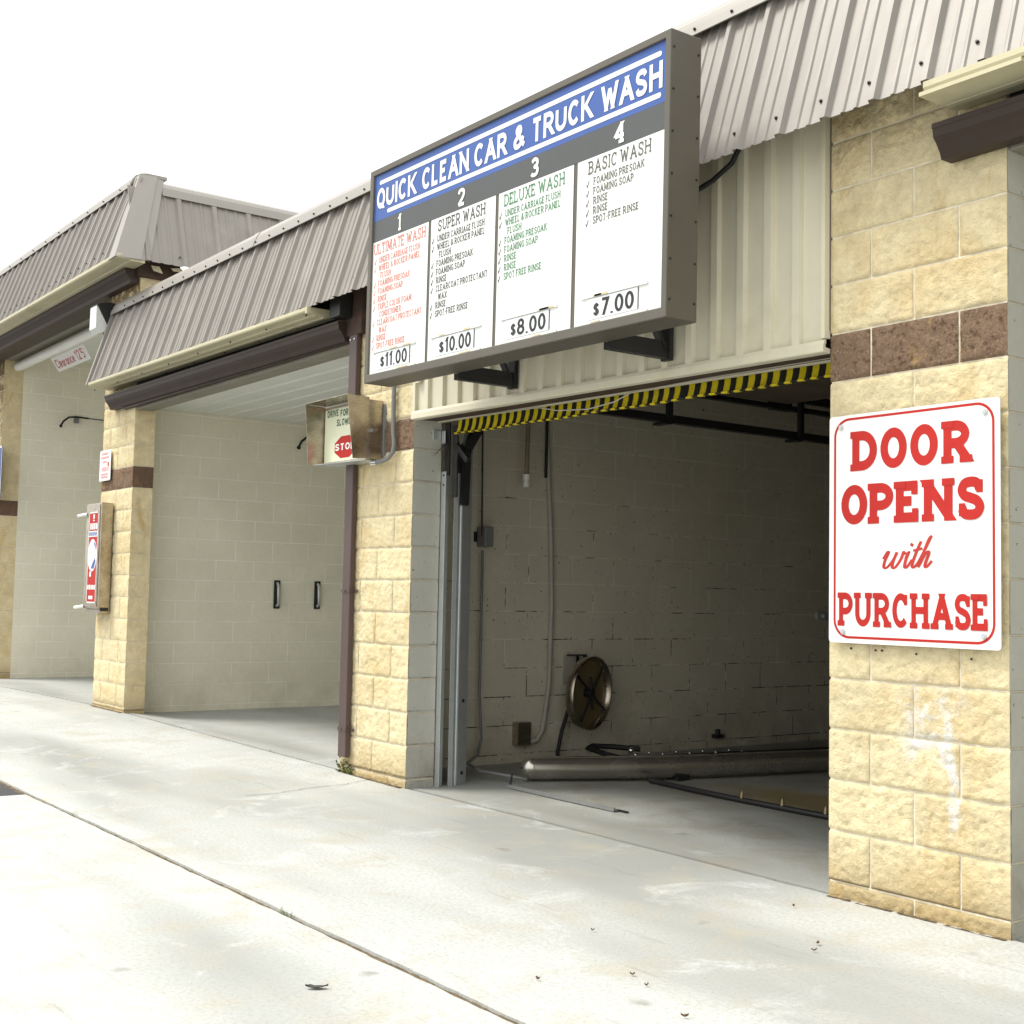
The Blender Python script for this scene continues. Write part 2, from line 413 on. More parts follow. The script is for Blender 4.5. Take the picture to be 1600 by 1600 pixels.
G = {
 'A': (.92, [[(0, 0), (.5, 1)], [(.5, 1), (1, 0)], [(.18, .33), (.82, .33)]], [(0, 0), (1, 0)]),
 'B': (.74, [[(0, 0), (0, 1)], bowl(.53, 1, 0, .92), bowl(0, .53, 0, 1)], [(0, 0), (0, 1)]),
 'C': (.80, [arc(.52, .5, .52, .5, 42, 318, 22)], []),
 'D': (.82, [[(0, 0), (0, 1)], bowl(0, 1, 0, 1, .35)], [(0, 0), (0, 1)]),
 'E': (.66, [[(0, 0), (0, 1)], [(0, 1), (.95, 1)], [(0, .52), (.75, .52)], [(0, 0), (1, 0)]], [(0, 0), (0, 1)]),
 'F': (.64, [[(0, 0), (0, 1)], [(0, 1), (1, 1)], [(0, .50), (.78, .50)]], [(0, 0), (0, 1)]),
 'G': (.84, [arc(.5, .5, .5, .5, 42, 340, 22), [(.97, .05), (.97, .44)], [(.58, .44), (.97, .44)]], []),
 'H': (.80, [[(0, 0), (0, 1)], [(1, 0), (1, 1)], [(0, .52), (1, .52)]], [(0, 0), (0, 1), (1, 0), (1, 1)]),
 'I': (.02, [[(.5, 0), (.5, 1)]], [(.5, 0), (.5, 1)]),
 'K': (.78, [[(0, 0), (0, 1)], [(.92, 1), (.08, .42)], [(.34, .58), (1, 0)]], [(0, 0), (0, 1), (.9, 1), (1, 0)]),
 'L': (.62, [[(0, 0), (0, 1)], [(0, 0), (1, 0)]], [(0, 0), (0, 1)]),
 'M': (.98, [[(0, 0), (0, 1)], [(1, 0), (1, 1)], [(0, 1), (.5, .12)], [(.5, .12), (1, 1)]], [(0, 0), (1, 0), (0, 1), (1, 1)]),
 'N': (.82, [[(0, 0), (0, 1)], [(1, 0), (1, 1)], [(0, 1), (1, 0)]], [(0, 0), (0, 1), (1, 1)]),
 'O': (.84, [O_], []),
 'P': (.70, [[(0, 0), (0, 1)], bowl(.43, 1, 0, 1)], [(0, 0), (0, 1)]),
 'Q': (.84, [O_, [(.52, .22), (.95, -.16)]], []),
 'R': (.76, [[(0, 0), (0, 1)], bowl(.46, 1, 0, .95), [(.50, .46), (1, 0)]], [(0, 0), (0, 1), (1, 0)]),
 'S': (.72, [S_], []),
 'T': (.76, [[(.5, 0), (.5, 1)], [(0, 1), (1, 1)]], [(.5, 0)]),
 'U': (.80, [[(0, 1), (0, .4)] + arc(.5, .36, .5, .36, 180, 360, 16) + [(1, .4), (1, 1)]], [(0, 1), (1, 1)]),
 'V': (.84, [[(0, 1), (.5, 0)], [(.5, 0), (1, 1)]], [(0, 1), (1, 1)]),
 'W': (1.2, [[(0, 1), (.26, 0)], [(.26, 0), (.5, .92)], [(.5, .92), (.74, 0)], [(.74, 0), (1, 1)]], [(0, 1), (1, 1)]),
 'X': (.80, [[(0, 0), (1, 1)], [(0, 1), (1, 0)]], [(0, 0), (1, 1), (0, 1), (1, 0)]),
 'Y': (.80, [[(0, 1), (.5, .45)], [(1, 1), (.5, .45)], [(.5, .45), (.5, 0)]], [(0, 1), (1, 1), (.5, 0)]),
 '0': (.62, [O_], []),
 '1': (.30, [[(.75, 0), (.75, 1)], [(.75, 1), (0, .78)]], [(.75, 0)]),
 '2': (.62, [smooth([(.03, .76), (.15, .93), (.5, 1), (.85, .92), (.95, .70), (.75, .45), (.35, .2), (.03, 0)]), [(.03, 0), (1, 0)]], []),
 '3': (.62, [smooth([(.05, .85), (.25, .97), (.55, 1), (.88, .88), (.88, .65), (.45, .53), (.85, .44), (.97, .25), (.8, .05), (.45, 0), (.15, .04), (.0, .14)])], []),
 '4': (.68, [[(.72, 0), (.72, 1)], [(.72, 1), (0, .32)], [(0, .32), (1, .32)]], [(.72, 0)]),
 '5': (.60, [[(.9, 1), (.18, 1)], [(.18, 1), (.1, .55)], smooth([(.1, .55), (.5, .62), (.9, .48), (.97, .25), (.75, .04), (.35, 0), (.05, .08)])], []),
 '7': (.60, [[(0, 1), (1, 1)], [(1, 1), (.35, 0)]], []),
 '8': (.64, [arc(.5, .76, .42, .24, 90, 450, 22), arc(.5, .26, .5, .26, 90, 450, 22)], []),
 '&': (.86, [smooth([(1, 0), (.62, .38), (.22, .78), (.32, .98), (.55, .98), (.62, .78), (.38, .56), (.04, .32), (.08, .06), (.38, 0), (.70, .14), (.92, .46)])], []),
 '$': (.56, [[(p[0], .12 + p[1] * .76) for p in S_], [(.5, -.02), (.5, 1.02)]], []),
 '.': (.02, [[(.5, 0), (.5, .03)]], []),
 '-': (.34, [[(0, .45), (1, .45)]], []),
 "'": (.02, [[(.5, .8), (.5, 1.05)]], []),
 '!': (.02, [[(.5, .3), (.5, 1)], [(.5, 0), (.5, .08)]], []),
 'v': (.8, [[(0, .45), (.28, 0)], [(.28, 0), (1, 1.15)]], []),
 'l': (.02, [[(.5, 0), (.5, 1)]], []),
 'e': (.55, [[(.04, .30), (.96, .30)], arc(.5, .32, .5, .32, 0, 320, 18)], []),
 'a': (.52, [arc(.45, .3, .45, .3, 90, 450, 18), [(.95, 0), (.95, .62)]], []),
 'r': (.34, [[(0, 0), (0, .62)], smooth([(0, .38), (.4, .58), (1, .62)])], []),
 'n': (.52, [[(0, 0), (0, .62)], smooth([(0, .42), (.3, .6), (.7, .6), (1, .42)]), [(1, .42), (1, 0)]], []),
 'c': (.48, [arc(.52, .31, .52, .31, 42, 318, 16)], []),
}
def stroke(pts, wx, wy, closed=False):
    """quads of a stroke drawn with an elliptical pen (wx across, wy up)"""
    n = len(pts); L = []; Rr = []
    for i in range(n):
        a = pts[i - 1] if i > 0 else (pts[-2] if closed else None)
        b = pts[i + 1] if i < n - 1 else (pts[1] if closed else None)
        ds = []
        for u, w in ((a, pts[i]), (pts[i], b)):
            if u is None or w is None: continue
            dx, dy = w[0] - u[0], w[1] - u[1]; l = math.hypot(dx, dy)
            if l > 1e-9: ds.append((dx / l, dy / l))
        dx = sum(d[0] for d in ds); dy = sum(d[1] for d in ds); l = math.hypot(dx, dy) or 1
        nx, ny = -dy / l, dx / l
        ox, oy = nx * wx / 2, ny * wy / 2
        L.append((pts[i][0] + ox, pts[i][1] + oy)); Rr.append((pts[i][0] - ox, pts[i][1] - oy))
    return L, Rr
def text(mb, s, x0, z0, width, h, y, key, v=.16, hz=None, serif=0., st=.1, gap=.16, space=.42, org=None, fit=True):
    """letters drawn in the X-Z plane facing -Y, baseline z0, cap height h"""
    hz = v if hz is None else hz
    tot = 0; lay = []
    for ch in s:
        if ch == ' ': tot += space; continue
        w = G[ch][0] + v + (serif * .9 if ch in 'IHNMUKRAXW1' else 0)
        lay.append((ch, tot, w)); tot += w + gap
    tot -= gap
    sx = width / tot if fit else h
    Q = mb.m(key)
    for ch, off, w in lay:
        gw, strokes, ser = G[ch]
        extra = (serif * .9 if ch in 'IHNMUKRAXW1' else 0)
        mx = lambda u: off + v / 2 + extra / 2 + u * gw
        mz = lambda q: hz / 2 + q * (1 - hz)
        parts = []
        for p in strokes:
            pp = [(mx(a), mz(b)) for a, b in p]
            closed = len(p) > 8 and abs(p[0][0] - p[-1][0]) < 1e-6 and abs(p[0][1] - p[-1][1]) < 1e-6
            if len(p) == 2:
                # straight stroke: run to the cap line, with level ends on steep strokes
                (ax, az), (bx, bz) = pp
                dx, dz = bx - ax, bz - az; l = math.hypot(dx, dz)
                if abs(dz) > abs(dx) * .6:
                    e = hz / 2 / abs(dz) if 1 else 0
                    ea = e if (p[0][1] in (0, 1)) else 0; eb = e if (p[1][1] in (0, 1)) else 0
                    ax -= dx * ea; az -= dz * ea; bx += dx * eb; bz += dz * eb
                    hw = v / 2 * min(1.25, l / abs(dz))
                    parts.append(([(ax - hw, az), (bx - hw, bz)], [(ax + hw, az), (bx + hw, bz)]))
                    continue
                if abs(dz) < 1e-6:
                    hh = hz / 2; e = v / 2 if (p[0][0] in (0,) ) else 0
                    a0 = min(ax, bx); b0 = max(ax, bx)
                    parts.append(([(a0, az - hh), (b0, az - hh)], [(a0, az + hh), (b0, az + hh)])); continue
            parts.append(stroke(pp, v, hz, closed))
        if serif:
            for a, b in ser:
                cx = mx(a); z = 0 if b == 0 else 1 - st
                hw = v / 2 + serif / 2
                parts.append(([(cx - hw, z), (cx + hw, z)], [(cx - hw, z + st), (cx + hw, z + st)]))
            if ch in 'EFLT' and h > .05:
                for (a, b0, b1) in {'E': [(.95, 1, .72), (1, 0, .28)], 'F': [(1, 1, .70)], 'L': [(1, 0, .30)], 'T': [(0.0, 1, .70), (1., 1, .70)]}[ch]:
                    cx = mx(a); za = mz(b0) + (hz / 2 if b0 == 1 else -hz / 2); zb = mz(b1); w2 = v * .38
                    parts.append(([(cx - w2, za), (cx - w2, zb)], [(cx + w2, za), (cx + w2, zb)]))
            if ch in 'CGS' and h > .05:
                for (a, b, d) in {'C': [(.93, .88, 1)], 'G': [(.92, .88, 1)], 'S': [(.97, .86, 1), (.03, .16, -1)]}[ch]:
                    cx = mx(a); w2 = v * .36; hh = .15
                    parts.append(([(cx - w2, mz(b) - hh), (cx - w2, mz(b) + hh)], [(cx + w2, mz(b) - hh), (cx + w2, mz(b) + hh)]))
        for k, (L, Rr) in enumerate(parts):
            yy = y - .0003 * k
            n = len(L)
            vs = [(x0 + p[0] * sx, yy - 2e-5 * i, z0 + p[1] * h) for i, p in enumerate(L)] + [(x0 + p[0] * sx, yy - 2e-5 * i, z0 + p[1] * h) for i, p in enumerate(Rr)]
            mb.add(vs, [(i, i + 1, n + i + 1, n + i) for i in range(n - 1)], key)
    return mb
def rect(mb, x0, x1, z0, z1, y, key):
    mb.add([(x0, y, z0), (x1, y, z0), (x1, y, z1), (x0, y, z1)], [(0, 1, 2, 3)], key); return mb
def rrect_pts(x0, x1, z0, z1, r, n=6):
    p = []
    for cx, cz, a in ((x1 - r, z0 + r, -90), (x1 - r, z1 - r, 0), (x0 + r, z1 - r, 90), (x0 + r, z0 + r, 180)):
        p += [(cx + r * math.cos(R_(a + 90 * k / n)), cz + r * math.sin(R_(a + 90 * k / n))) for k in range(n + 1)]
    return p

# ================================================================== GROUND
def lift(x, y):
    """the apron rises a few centimetres towards the left-hand pillars"""
    x = np.asarray(x, float); y = np.asarray(y, float)
    a = np.clip(-x / 4.9, 0, 1) * np.clip((x + 9.5) / 3.5, 0, 1)
    b = np.where(y > 0, np.clip((.5 - y) / .5, 0, 1), np.clip((y + 2) / 1.9, 0, 1))
    return .045 * a * b * (3 - 2 * b) * b * 1.0 if False else .045 * a * (b * b * (3 - 2 * b))
def slab(name, xs, ys, z, key, edge=(0, 0), thick=.09, seed=0, jag=.004):
    xs = np.asarray(xs); ys = np.asarray(ys)
    X, Y = np.meshgrid(xs, ys)
    if edge[0]: Y[0, :] += (fbm(X[0, :] * 9, X[0, :] * 0, seed, 5) - .5) * jag * 2
    if edge[1]: Y[-1, :] += (fbm(X[-1, :] * 9, X[-1, :] * 0 + 4, seed, 5) - .5) * jag * 2
    Z = z + lift(X, Y) + (fbm(X * 1.3, Y * 1.3, seed, 3) - .5) * .006
    mb = MB(); mb.grid(np.stack([X, Y, Z], -1))
    # skirt
    for row, fl in ((0, True), (-1, False)):
        top = np.stack([X[row], Y[row], Z[row]], -1); bot = top.copy(); bot[:, 2] -= thick
        mb.grid(np.stack([top, bot]), smooth=False, flip=not fl)
    for col, fl in ((0, False), (-1, True)):
        top = np.stack([X[:, col], Y[:, col], Z[:, col]], -1); bot = top.copy(); bot[:, 2] -= thick
        mb.grid(np.stack([top, bot]), smooth=False, flip=not fl)
    return struct(mb.build(name, key))
def span(*seg):
    out = []
    for a, b, d in seg: out += list(np.arange(a, b - 1e-6, d))
    out.append(seg[-1][1]); return out
fx = span((-40, -12, 2.), (-12, -1, .12), (-1, 4.6, .035), (4.6, 8, .2), (8, 30, 2))
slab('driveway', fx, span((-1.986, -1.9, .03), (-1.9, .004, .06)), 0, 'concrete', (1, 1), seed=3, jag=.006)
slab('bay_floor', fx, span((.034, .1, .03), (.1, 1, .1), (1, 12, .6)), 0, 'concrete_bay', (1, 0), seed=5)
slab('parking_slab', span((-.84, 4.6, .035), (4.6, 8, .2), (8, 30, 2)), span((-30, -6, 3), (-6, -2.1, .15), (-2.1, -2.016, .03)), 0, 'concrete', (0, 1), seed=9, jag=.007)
slab('asphalt_road', span((-40, -6, 2), (-6, -.86, .05)), span((-30, -4, 2), (-4, -2.02, .06)), -.006, 'asphalt', (0, 1), seed=11, jag=.012)
mb = MB(); mb.box(-41, 31, -31, 13, -.30, -.085, 'soil'); struct(mb.build('ground'))
g = MB(); g.add([(-600, -600, -.10), (600, -600, -.10), (600, 600, -.10), (-600, 600, -.10)], [(0, 1, 2, 3)]); struct(g.build('terrain', 'soil'))
# joint fill: a thin uneven bead of grit a few mm under the slab tops; strips at the pillars paint contact shade
def grit_and_shade(name, x0, x1, yc, w, z, seed):
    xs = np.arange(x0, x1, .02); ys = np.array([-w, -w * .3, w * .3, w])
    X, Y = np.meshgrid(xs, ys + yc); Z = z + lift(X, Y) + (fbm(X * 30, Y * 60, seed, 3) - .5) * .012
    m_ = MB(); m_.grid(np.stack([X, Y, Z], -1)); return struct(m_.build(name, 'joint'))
grit_and_shade('joint_dirt_and_contact_shade', -12, 8, -2.001, .03, -.010, 1)
grit_and_shade('joint_dirt_and_contact_shade', -12, 8, .0175, .02, -.011, 2)

grit_and_shade('joint_dirt_and_contact_shade', 3.27, 4.07, -.022, .012, .001, 4)  # dark strips along the pillar feet paint their contact shade
grit_and_shade('joint_dirt_and_contact_shade', -.81, -.01, -.022, .012, .003, 5)
grit_and_shade('joint_dirt_and_contact_shade', -5.76, -4.91, -.022, .012, .003, 6)
def crack(pts, w, seed):
    b = MB(); rng = random.Random(seed); L = []; Rr = []
    P = []
    for (x0_, y0_), (x1_, y1_) in zip(pts, pts[1:]):
        n = max(2, int(math.hypot(x1_ - x0_, y1_ - y0_) / .03))
        for k in range(n): P.append((x0_ + (x1_ - x0_) * k / n + rng.gauss(0, .005), y0_ + (y1_ - y0_) * k / n + rng.gauss(0, .005)))
    for x, y in P:
        z = float(lift(x, y)) + .0045; ww = w * rng.uniform(.3, 1)
        L.append((x - ww, y, z)); Rr.append((x + ww, y, z))
    n = len(P); b.add(L + Rr, [(i, i + 1, n + i + 1, n + i) for i in range(n - 1)])
    return struct(b.build('crack', 'joint'))
crack([(-.40, -.03), (-.30, -.25), (-.27, -.52), (-.18, -.78), (-.20, -1.0)], .004, 1)
# ================================================================== PILLARS
def pillar_mesh(x0, x1, z1, seed, ydepth=.2, step=.014, key='split', right='smooth', zoff=0., zfoot=-.06, y0=0., maxk=30, even=(.25, .5, .25), odd=(.5, .5), right_split=False):
    """split-face concrete block pier: each block its own rough displaced face, recessed mortar"""
    mb = MB(); tones = []
    rng = random.Random(seed)
    def sync(t):
        tones.extend([t] * (len(mb.v) - len(tones)))
    W = x1 - x0
    k = -1
    while True:
        za = BED + zoff + k * C; zb = za + C
        if za > z1: break
        za = max(za, zfoot); zb = min(zb, z1)
        if zb - za < .02: k += 1; continue
        pat = even if k % 2 == 0 else odd
        a = x0
        bk = key if k != 10 else 'brown'
        rk = right if k != 10 else ('brown_smooth' if right == 'smooth' else right)
        for i, fr in enumerate(pat):
            b = a + fr * W
            xa = a + (.004 if i > 0 else 0); xb = b - (.004 if i < len(pat) - 1 else 0)
            zA = za + .004; zB = zb - .004
            nx = max(4, int((xb - xa) / step)); nz = max(3, int((zB - zA) / step))
            u = np.linspace(xa, xb, nx); w = np.linspace(zA, zB, nz)
            X, Z = np.meshgrid(u, w)
            s = rng.randint(0, 999)
            n1 = fbm(X * 19 + s, Z * 27, s, 5); n2 = 1 - np.abs(2 * fbm(X * 34, Z * 48 + s, s + 1, 4) - 1) * 2.2
            d = .004 + .011 * (n1 - .2) + .0055 * n2
            ed = np.minimum(np.minimum(X - xa if i > 0 else X * 0 + 9, xb - X if i < len(pat) - 1 else X * 0 + 9), np.minimum(Z - zA, zB - Z))
            f = .35 + .65 * np.clip(ed / .010, 0, 1)
            out = np.minimum(X - xa if i == 0 else X * 0 + 9, xb - X if i == len(pat) - 1 else X * 0 + 9)
            q = np.clip(out / .035, 0, 1)
            d = (.006 * (1 - q) + d * q) * f
            Y = y0 - d
            mb.grid(np.stack([X, Y, Z], -1), bk, True); sync(rng.random())
            # returns at the outer corners follow the broken edge
            if i == 0:
                col = np.stack([X[:, 0], Y[:, 0], Z[:, 0]], -1); back = col.copy(); back[:, 1] = y0 + ydepth
                mb.grid(np.stack([col, back], 1), bk if right_split else rk, False, flip=True); sync(rng.random())
            if i == len(pat) - 1:
                col = np.stack([X[:, -1], Y[:, -1], Z[:, -1]], -1); back = col.copy(); back[:, 1] = y0 + ydepth
                mb.grid(np.stack([col, back], 1), rk, False); sync(rng.random())
            a = b
        k += 1
    mb.box(x0 + .004, x1 - .004, y0 - .0015, y0 + ydepth - .003, zfoot, z1, 'mortar'); sync(.5)
    return mb, tones

low = thing('car_wash_building', 'low cream and yellow block car wash with taupe ribbed metal mansard over its bays', 'building')
tall = thing('truck_wash_building', 'taller yellow block truck bay with a hipped taupe mansard, behind the low roof', 'building')
m4, t4 = pillar_mesh(3.262, 4.078, 3.5, 41, .2, .0085, 'split_streak', 'cmu_jamb')
m4.build('pillar', None, low, tones=t4)
m3, t3 = pillar_mesh(-.818, 0., 3.5, 31, .2, .010, 'split', 'cmu_jamb', zoff=-.012, even=(.5, .5), odd=(.25, .5, .25))
m3.build('pillar', None, low, tones=t3)
m2, t2 = pillar_mesh(-5.765, -4.906, 4.10, 21, .19, .02, 'split', 'smooth', zoff=.028)
m2.build('pillar', None, tall, tones=t2)
m1, t1 = pillar_mesh(-11.3, -10.5, 4.25, 11, .24, .03, 'split', 'smooth', y0=.26)
m1.build('pillar', None, tall, tones=t1)
m6, t6 = pillar_mesh(7.9, 8.7, 3.5, 51, .2, .04, 'split', 'cmu_jamb')
m6.build('pillar', None, low, tones=t6)
# upper pier of the truck bay behind the low roof
mu, tu = pillar_mesh(-5.5, -4.9, 4.12, 77, .45, .03, 'smooth', 'smooth', zoff=.0, zfoot=3.3, y0=.195)
mu.build('upper_pier', None, tall, tones=tu)

# walls between the bays
def wall(name, key, root, x0, x1, y0, y1, z1):
    b = MB(); b.box(x0, x1, y0, y1, -.06, z1); return b.build(name, key, root)
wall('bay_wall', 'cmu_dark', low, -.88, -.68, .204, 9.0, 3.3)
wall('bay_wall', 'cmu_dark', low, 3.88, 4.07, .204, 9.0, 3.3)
wall('bay_wall', 'cmu_bay', tall, -5.5, -5.3, .196, 9.0, 4.3)
wall('bay_wall', 'cmu_bay', tall, -10.7, -10.5, .50, 9.0, 4.3)
wall('end_wall', 'cmu_x', low, -.677, 3.877, 8.6, 8.8, 3.3)
wall('bay_wall', 'cmu_bay', low, 7.95, 8.2, .204, 9.0, 3.3)

# ceilings: ribbed liner panels
def ceiling(root, x0, x1, y0, y1, z, key, rib=.23, d=.012):
    prof = []; y = y0
    while y < y1 - rib:
        prof += [(y, z), (y + rib * .72, z), (y + rib * .78, z + d), (y + rib * .94, z + d)]; y += rib
    prof += [(y1, z), (y1, z + .12), (y0, z + .12)]
    b = MB(); b.prism(prof, x0, x1, 'x'); return b.build('ceiling', key, root)
ceiling(low, -5.296, -.885, .16, 9, 2.935, 'liner')
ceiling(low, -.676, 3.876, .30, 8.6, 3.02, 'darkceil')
ceiling(low, 4.075, 7.94, .16, 9, 2.95, 'liner')
ceiling(tall, -10.496, -5.505, .52, 9, 4.215, 'liner')
b = MB(); b.box(-5.29, 8.7, .22, 9, 3.32, 3.42); b.build('light_block_roof_deck', 'greybeam', low)  # unseen roof decks added to block light from above
b = MB(); b.box(-14.2, -5.0, .75, 9, 4.36, 4.46); b.build('light_block_roof_deck', 'greybeam', tall)

# header beams above the openings
def beam(root, x0, x1, y0, y1, z0, z1, key='greybeam'):
    b = MB(); b.box(x0, x1, y0, y1, z0, z1); o = b.build('header_beam', key, root, bevel=.004); return o
beam(low, -4.895, -.83, .0, .155, 2.845, 3.30)
beam(low, 4.085, 7.89, .0, .155, 2.86, 3.30)
beam(tall, -10.49, -5.775, .20, .49, 4.12, 4.33)

# ================================================================== MANSARD ROOFS
def rib_profile(x0, x1, period, phase):
    """offsets (x, height) of a ribbed sheet: one bold rib and two faint ones per period"""
    out = []
    k = math.floor((x0 - phase) / period) - 1
    while True:
        c = phase + k * period
        if c - period > x1: break
        for dx, h in ((-.026, 0), (-.013, .024), (.013, .024), (.026, 0), (.074, 0), (.081, .007), (.093, .007), (.100, 0), (.138, 0), (.145, .007), (.157, .007), (.164, 0)):
            x = c + dx * period / .24
            if x0 <= x <= x1: out.append((x, h))
        k += 1
    return [(x0, 0)] + out + [(x1, 0)]
def ribbed(mb, prof, bot, top, key, jag=0., seed=0, axis='x', lean=0.):
    """prof along the eave; bot/top = (perp, z) of the sheet; normal points outwards"""
    dy, dz = top[0] - bot[0], top[1] - bot[1]; l = math.hypot(dy, dz)
    ny, nz = -dz / l, dy / l
    if axis == 'xr': pass
    rng = random.Random(seed); n = len(prof); rows = 7
    P = np.zeros((rows, n, 3))
    for j in range(rows):
        t = j / (rows - 1)
        for i, (x, h) in enumerate(prof):
            o = h + .0004 * math.sin(i * 1.7 + j * 2.1)
            p = bot[0] + dy * t + ny * o; q = bot[1] + dz * t + nz * o
            if j == 0: q += -.004 * (h > .02)
            if lean: q += lean * min(1, max(0, (-1 - x) / 4.5)) * (1 - t)
            P[j, i] = (x, p, q) if axis == 'x' else (-p, x, q)
    mb.grid(P, key, False, flip=(axis != 'x'))
    # turned back thickness of the sheet
    B = P.copy()
    for i in range(n):
        if axis == 'x': B[:, i, 1] -= ny * .004; B[:, i, 2] -= nz * .004
        else: B[:, i, 0] += ny * .004; B[:, i, 2] -= nz * .004
    mb.grid(B, key, False, flip=(axis == 'x'))
    e = np.stack([P[0], B[0]]); mb.grid(e, key, False, flip=(axis == 'x'))
SCREWS = {}
def screws(root, name, pts, nrm, r=.0075):
    """each screw its own small part (copies of one mesh); past a hundred on one roof the far ones are one part"""
    n = Vector(nrm).normalized()
    pts = sorted((Vector(p) for p in pts), key=lambda p: (p - Vector((6.75, -4.2, 1.2))).length)
    room = max(0, 100 - SCREWS.get(root.name, 0)); near, far = pts[:room], pts[room:]
    SCREWS[root.name] = SCREWS.get(root.name, 0) + len(near)
    def one(b, p):
        b.tube([p - n * .004, p + n * .006], r, 8, 'black'); b.tube([p + n * .006, p + n * .010], r * .62, 6, 'black')
    if near:
        b = MB(); one(b, Vector((0, 0, 0))); o = b.build(name, None, root); o.location = near[0]
        for p in near[1:]:
            c = o.copy(); c.parent = root; c.location = p; COL.objects.link(c)
    if far:
        b = MB()
        for p in far: one(b, p)
        b.build('distant_screws', None, root)['kind'] = 'stuff'

EB, ET = (-.240, 3.112), (-.012, 3.862)
mans = MB(); ribbed(mans, rib_profile(-5.515, 8.9, .2385, 2.948), EB, ET, 'roof', lean=.036)
mans_o = mans.build('mansard_roof', None, low)
cap = MB()   # rounded ridge flashing with a drip flange
capprof = [(-.070, 3.832), (-.056, 3.884), (-.049, 3.886), (-.040, 3.915), (-.012, 3.955), (.04, 3.985), (.10, 3.998), (.30, 3.999), (.30, 3.97), (.10, 3.968), (.05, 3.955), (-.02, 3.905), (-.063, 3.83)]
for a, b_ in ((-5.53, -2.30), (-2.297, 1.6), (1.603, 5.2), (5.203, 8.92)):
    cap.prism(capprof, a, b_, 'x')
    cap.prism([(p - .003 if i < 6 else p, q + (.003 if 0 < i < 8 else 0)) for i, (p, q) in enumerate(capprof)], b_ - .10, b_ - .002, 'x')
cap.build('ridge_cap', 'cap', mans_o)
b = MB(); b.box(-5.5, 8.8, .06, .10, 3.3, 3.94); b.build('parapet_board', 'wood', low)
# end trim of the low mansard
b = MB()
b.prism([(EB[0] - .036, EB[1] + .016), (EB[0] - .030, EB[1] + .001), (ET[0] + .06, EB[1] + .016), (ET[0] + .06, ET[1] + .03), (ET[0] - .036, ET[1] + .01)], -5.545, -5.512, 'x')
b.build('rake_trim', 'cap', mans_o)
slope_n = (-(ET[1] - EB[1]), 0, 0)
def on_slope(x, t, off=.001):
    dy, dz = ET[0] - EB[0], ET[1] - EB[1]; l = math.hypot(dy, dz)
    return (x, EB[0] + dy * t - dz / l * off, EB[1] + dz * t + dy / l * off)
SN = (0, -(ET[1] - EB[1]), ET[0] - EB[0])
pts = []
k = -36
while 2.948 + k * .2385 < 8.7:
    x = 2.948 + k * .2385 - .045
    if x > -5.4:
        pts.append(on_slope(x, .125)); pts.append((x + .07, -.063, 3.860))
    k += 1
screws(mans_o, 'screw', pts, SN)
# soffits under the eave
def soffit(root, x0, x1, tilt0=0.):
    b = MB(); z = EB[1]
    prof = [(-.262, z - .004), (-.262, z - .026), (-.256, z - .036), (-.19, z - .040), (-.185, z - .050), (-.165, z - .052), (-.160, z - .044), (-.125, z - .046), (-.12, z - .058), (-.095, z - .060), (-.090, z - .052), (-.035, z - .056), (-.035, z - .03), (-.235, z - .016)]
    b.prism([(p, q + (.036 if x0 < 0 else 0)) for p, q in prof], x0, x1, 'x', tilt=-.036 / (x1 - x0) if x0 < 0 else 0); b.build('soffit', 'tan', mans_o)
    screws(mans_o, 'screw', [(x, -.225, z - .043) for x in np.arange(x0 + .12, x1, .62)] + [(x + .2, -.08, z - .044) for x in np.arange(x0 + .12, x1 - .2, .62)], (0, 0, -1), .006)
soffit(low, -5.535, -1.02)
b = MB()   # closed end of the bay-two soffit
b.box(-1.019, -.995, -.262, -.05, 3.066, 3.11); b.build('soffit_end', 'tan', mans_o)
soffit(low, 3.90, 8.9)
b = MB(); b.box(3.885, 4.30, -.266, -.062, 3.056, 3.071); b.build('soffit_end', 'tan', mans_o)

# truck bay mansard: front slope, hip, return
TB, TT = (-.30, 4.235), (-.03, 5.05)
tm = MB(); ribbed(tm, rib_profile(-14, -4.90, .2385, -5.0), TB, TT, 'roof', seed=4)
tm_o = tm.build('mansard_roof', None, tall)
tr = MB()
# return slope faces +X : 'perp' runs along -x
ribbed(tr, rib_profile(-.16, 6.0, .36, .33), (4.66, 4.20), (4.93, 4.955), 'roof', axis='y')
tr.build('return_slope', None, tm_o)
hip = MB()
B0, T0 = Vector((-4.66, -.312, 4.195)), Vector((-4.955, -.012, 5.085))
def strip(mb, a0, a1, b1, b0, th, key):
    n = (a1 - a0).cross(b0 - a0).normalized() * th
    mb.add([a0, a1, b1, b0, a0 - n, a1 - n, b1 - n, b0 - n], [(0, 1, 2, 3), (7, 6, 5, 4), (0, 4, 5, 1), (1, 5, 6, 2), (2, 6, 7, 3), (3, 7, 4, 0)], key)
strip(hip, B0 + Vector((-.20, -.022, .0)), B0 + Vector((0, -.03, -.0)), T0 + Vector((.02, -.03, 0)), T0 + Vector((-.12, -.022, 0)), .006, 'cap')
strip(hip, B0 + Vector((0, -.03, -.0)), B0 + Vector((.028, .21, .0)), T0 + Vector((.045, .13, 0)), T0 + Vector((.02, -.03, 0)), .006, 'cap')
strip(hip, B0 + Vector((.012, .205, .0)), B0 + Vector((.008, .30, .005)), T0 + Vector((.03, .20, -.02)), T0 + Vector((.034, .125, -.01)), .006, 'cap')
hip.build('hip_cap', None, tm_o)
tcap = MB()
tcapp = [(y - .012, z + 1.19) for y, z in capprof]
tcap.prism([(y - .012, z + 1.165) for y, z in capprof], -14, -5.10, 'x')
tcap.prism([(-4.955 - (y - .0) * 1.0, z + 1.08) for y, z in capprof][::-1], .17, 6.0, 'y')
tcap.build('ridge_cap', 'cap', tm_o)
b = MB(); z = TB[1]
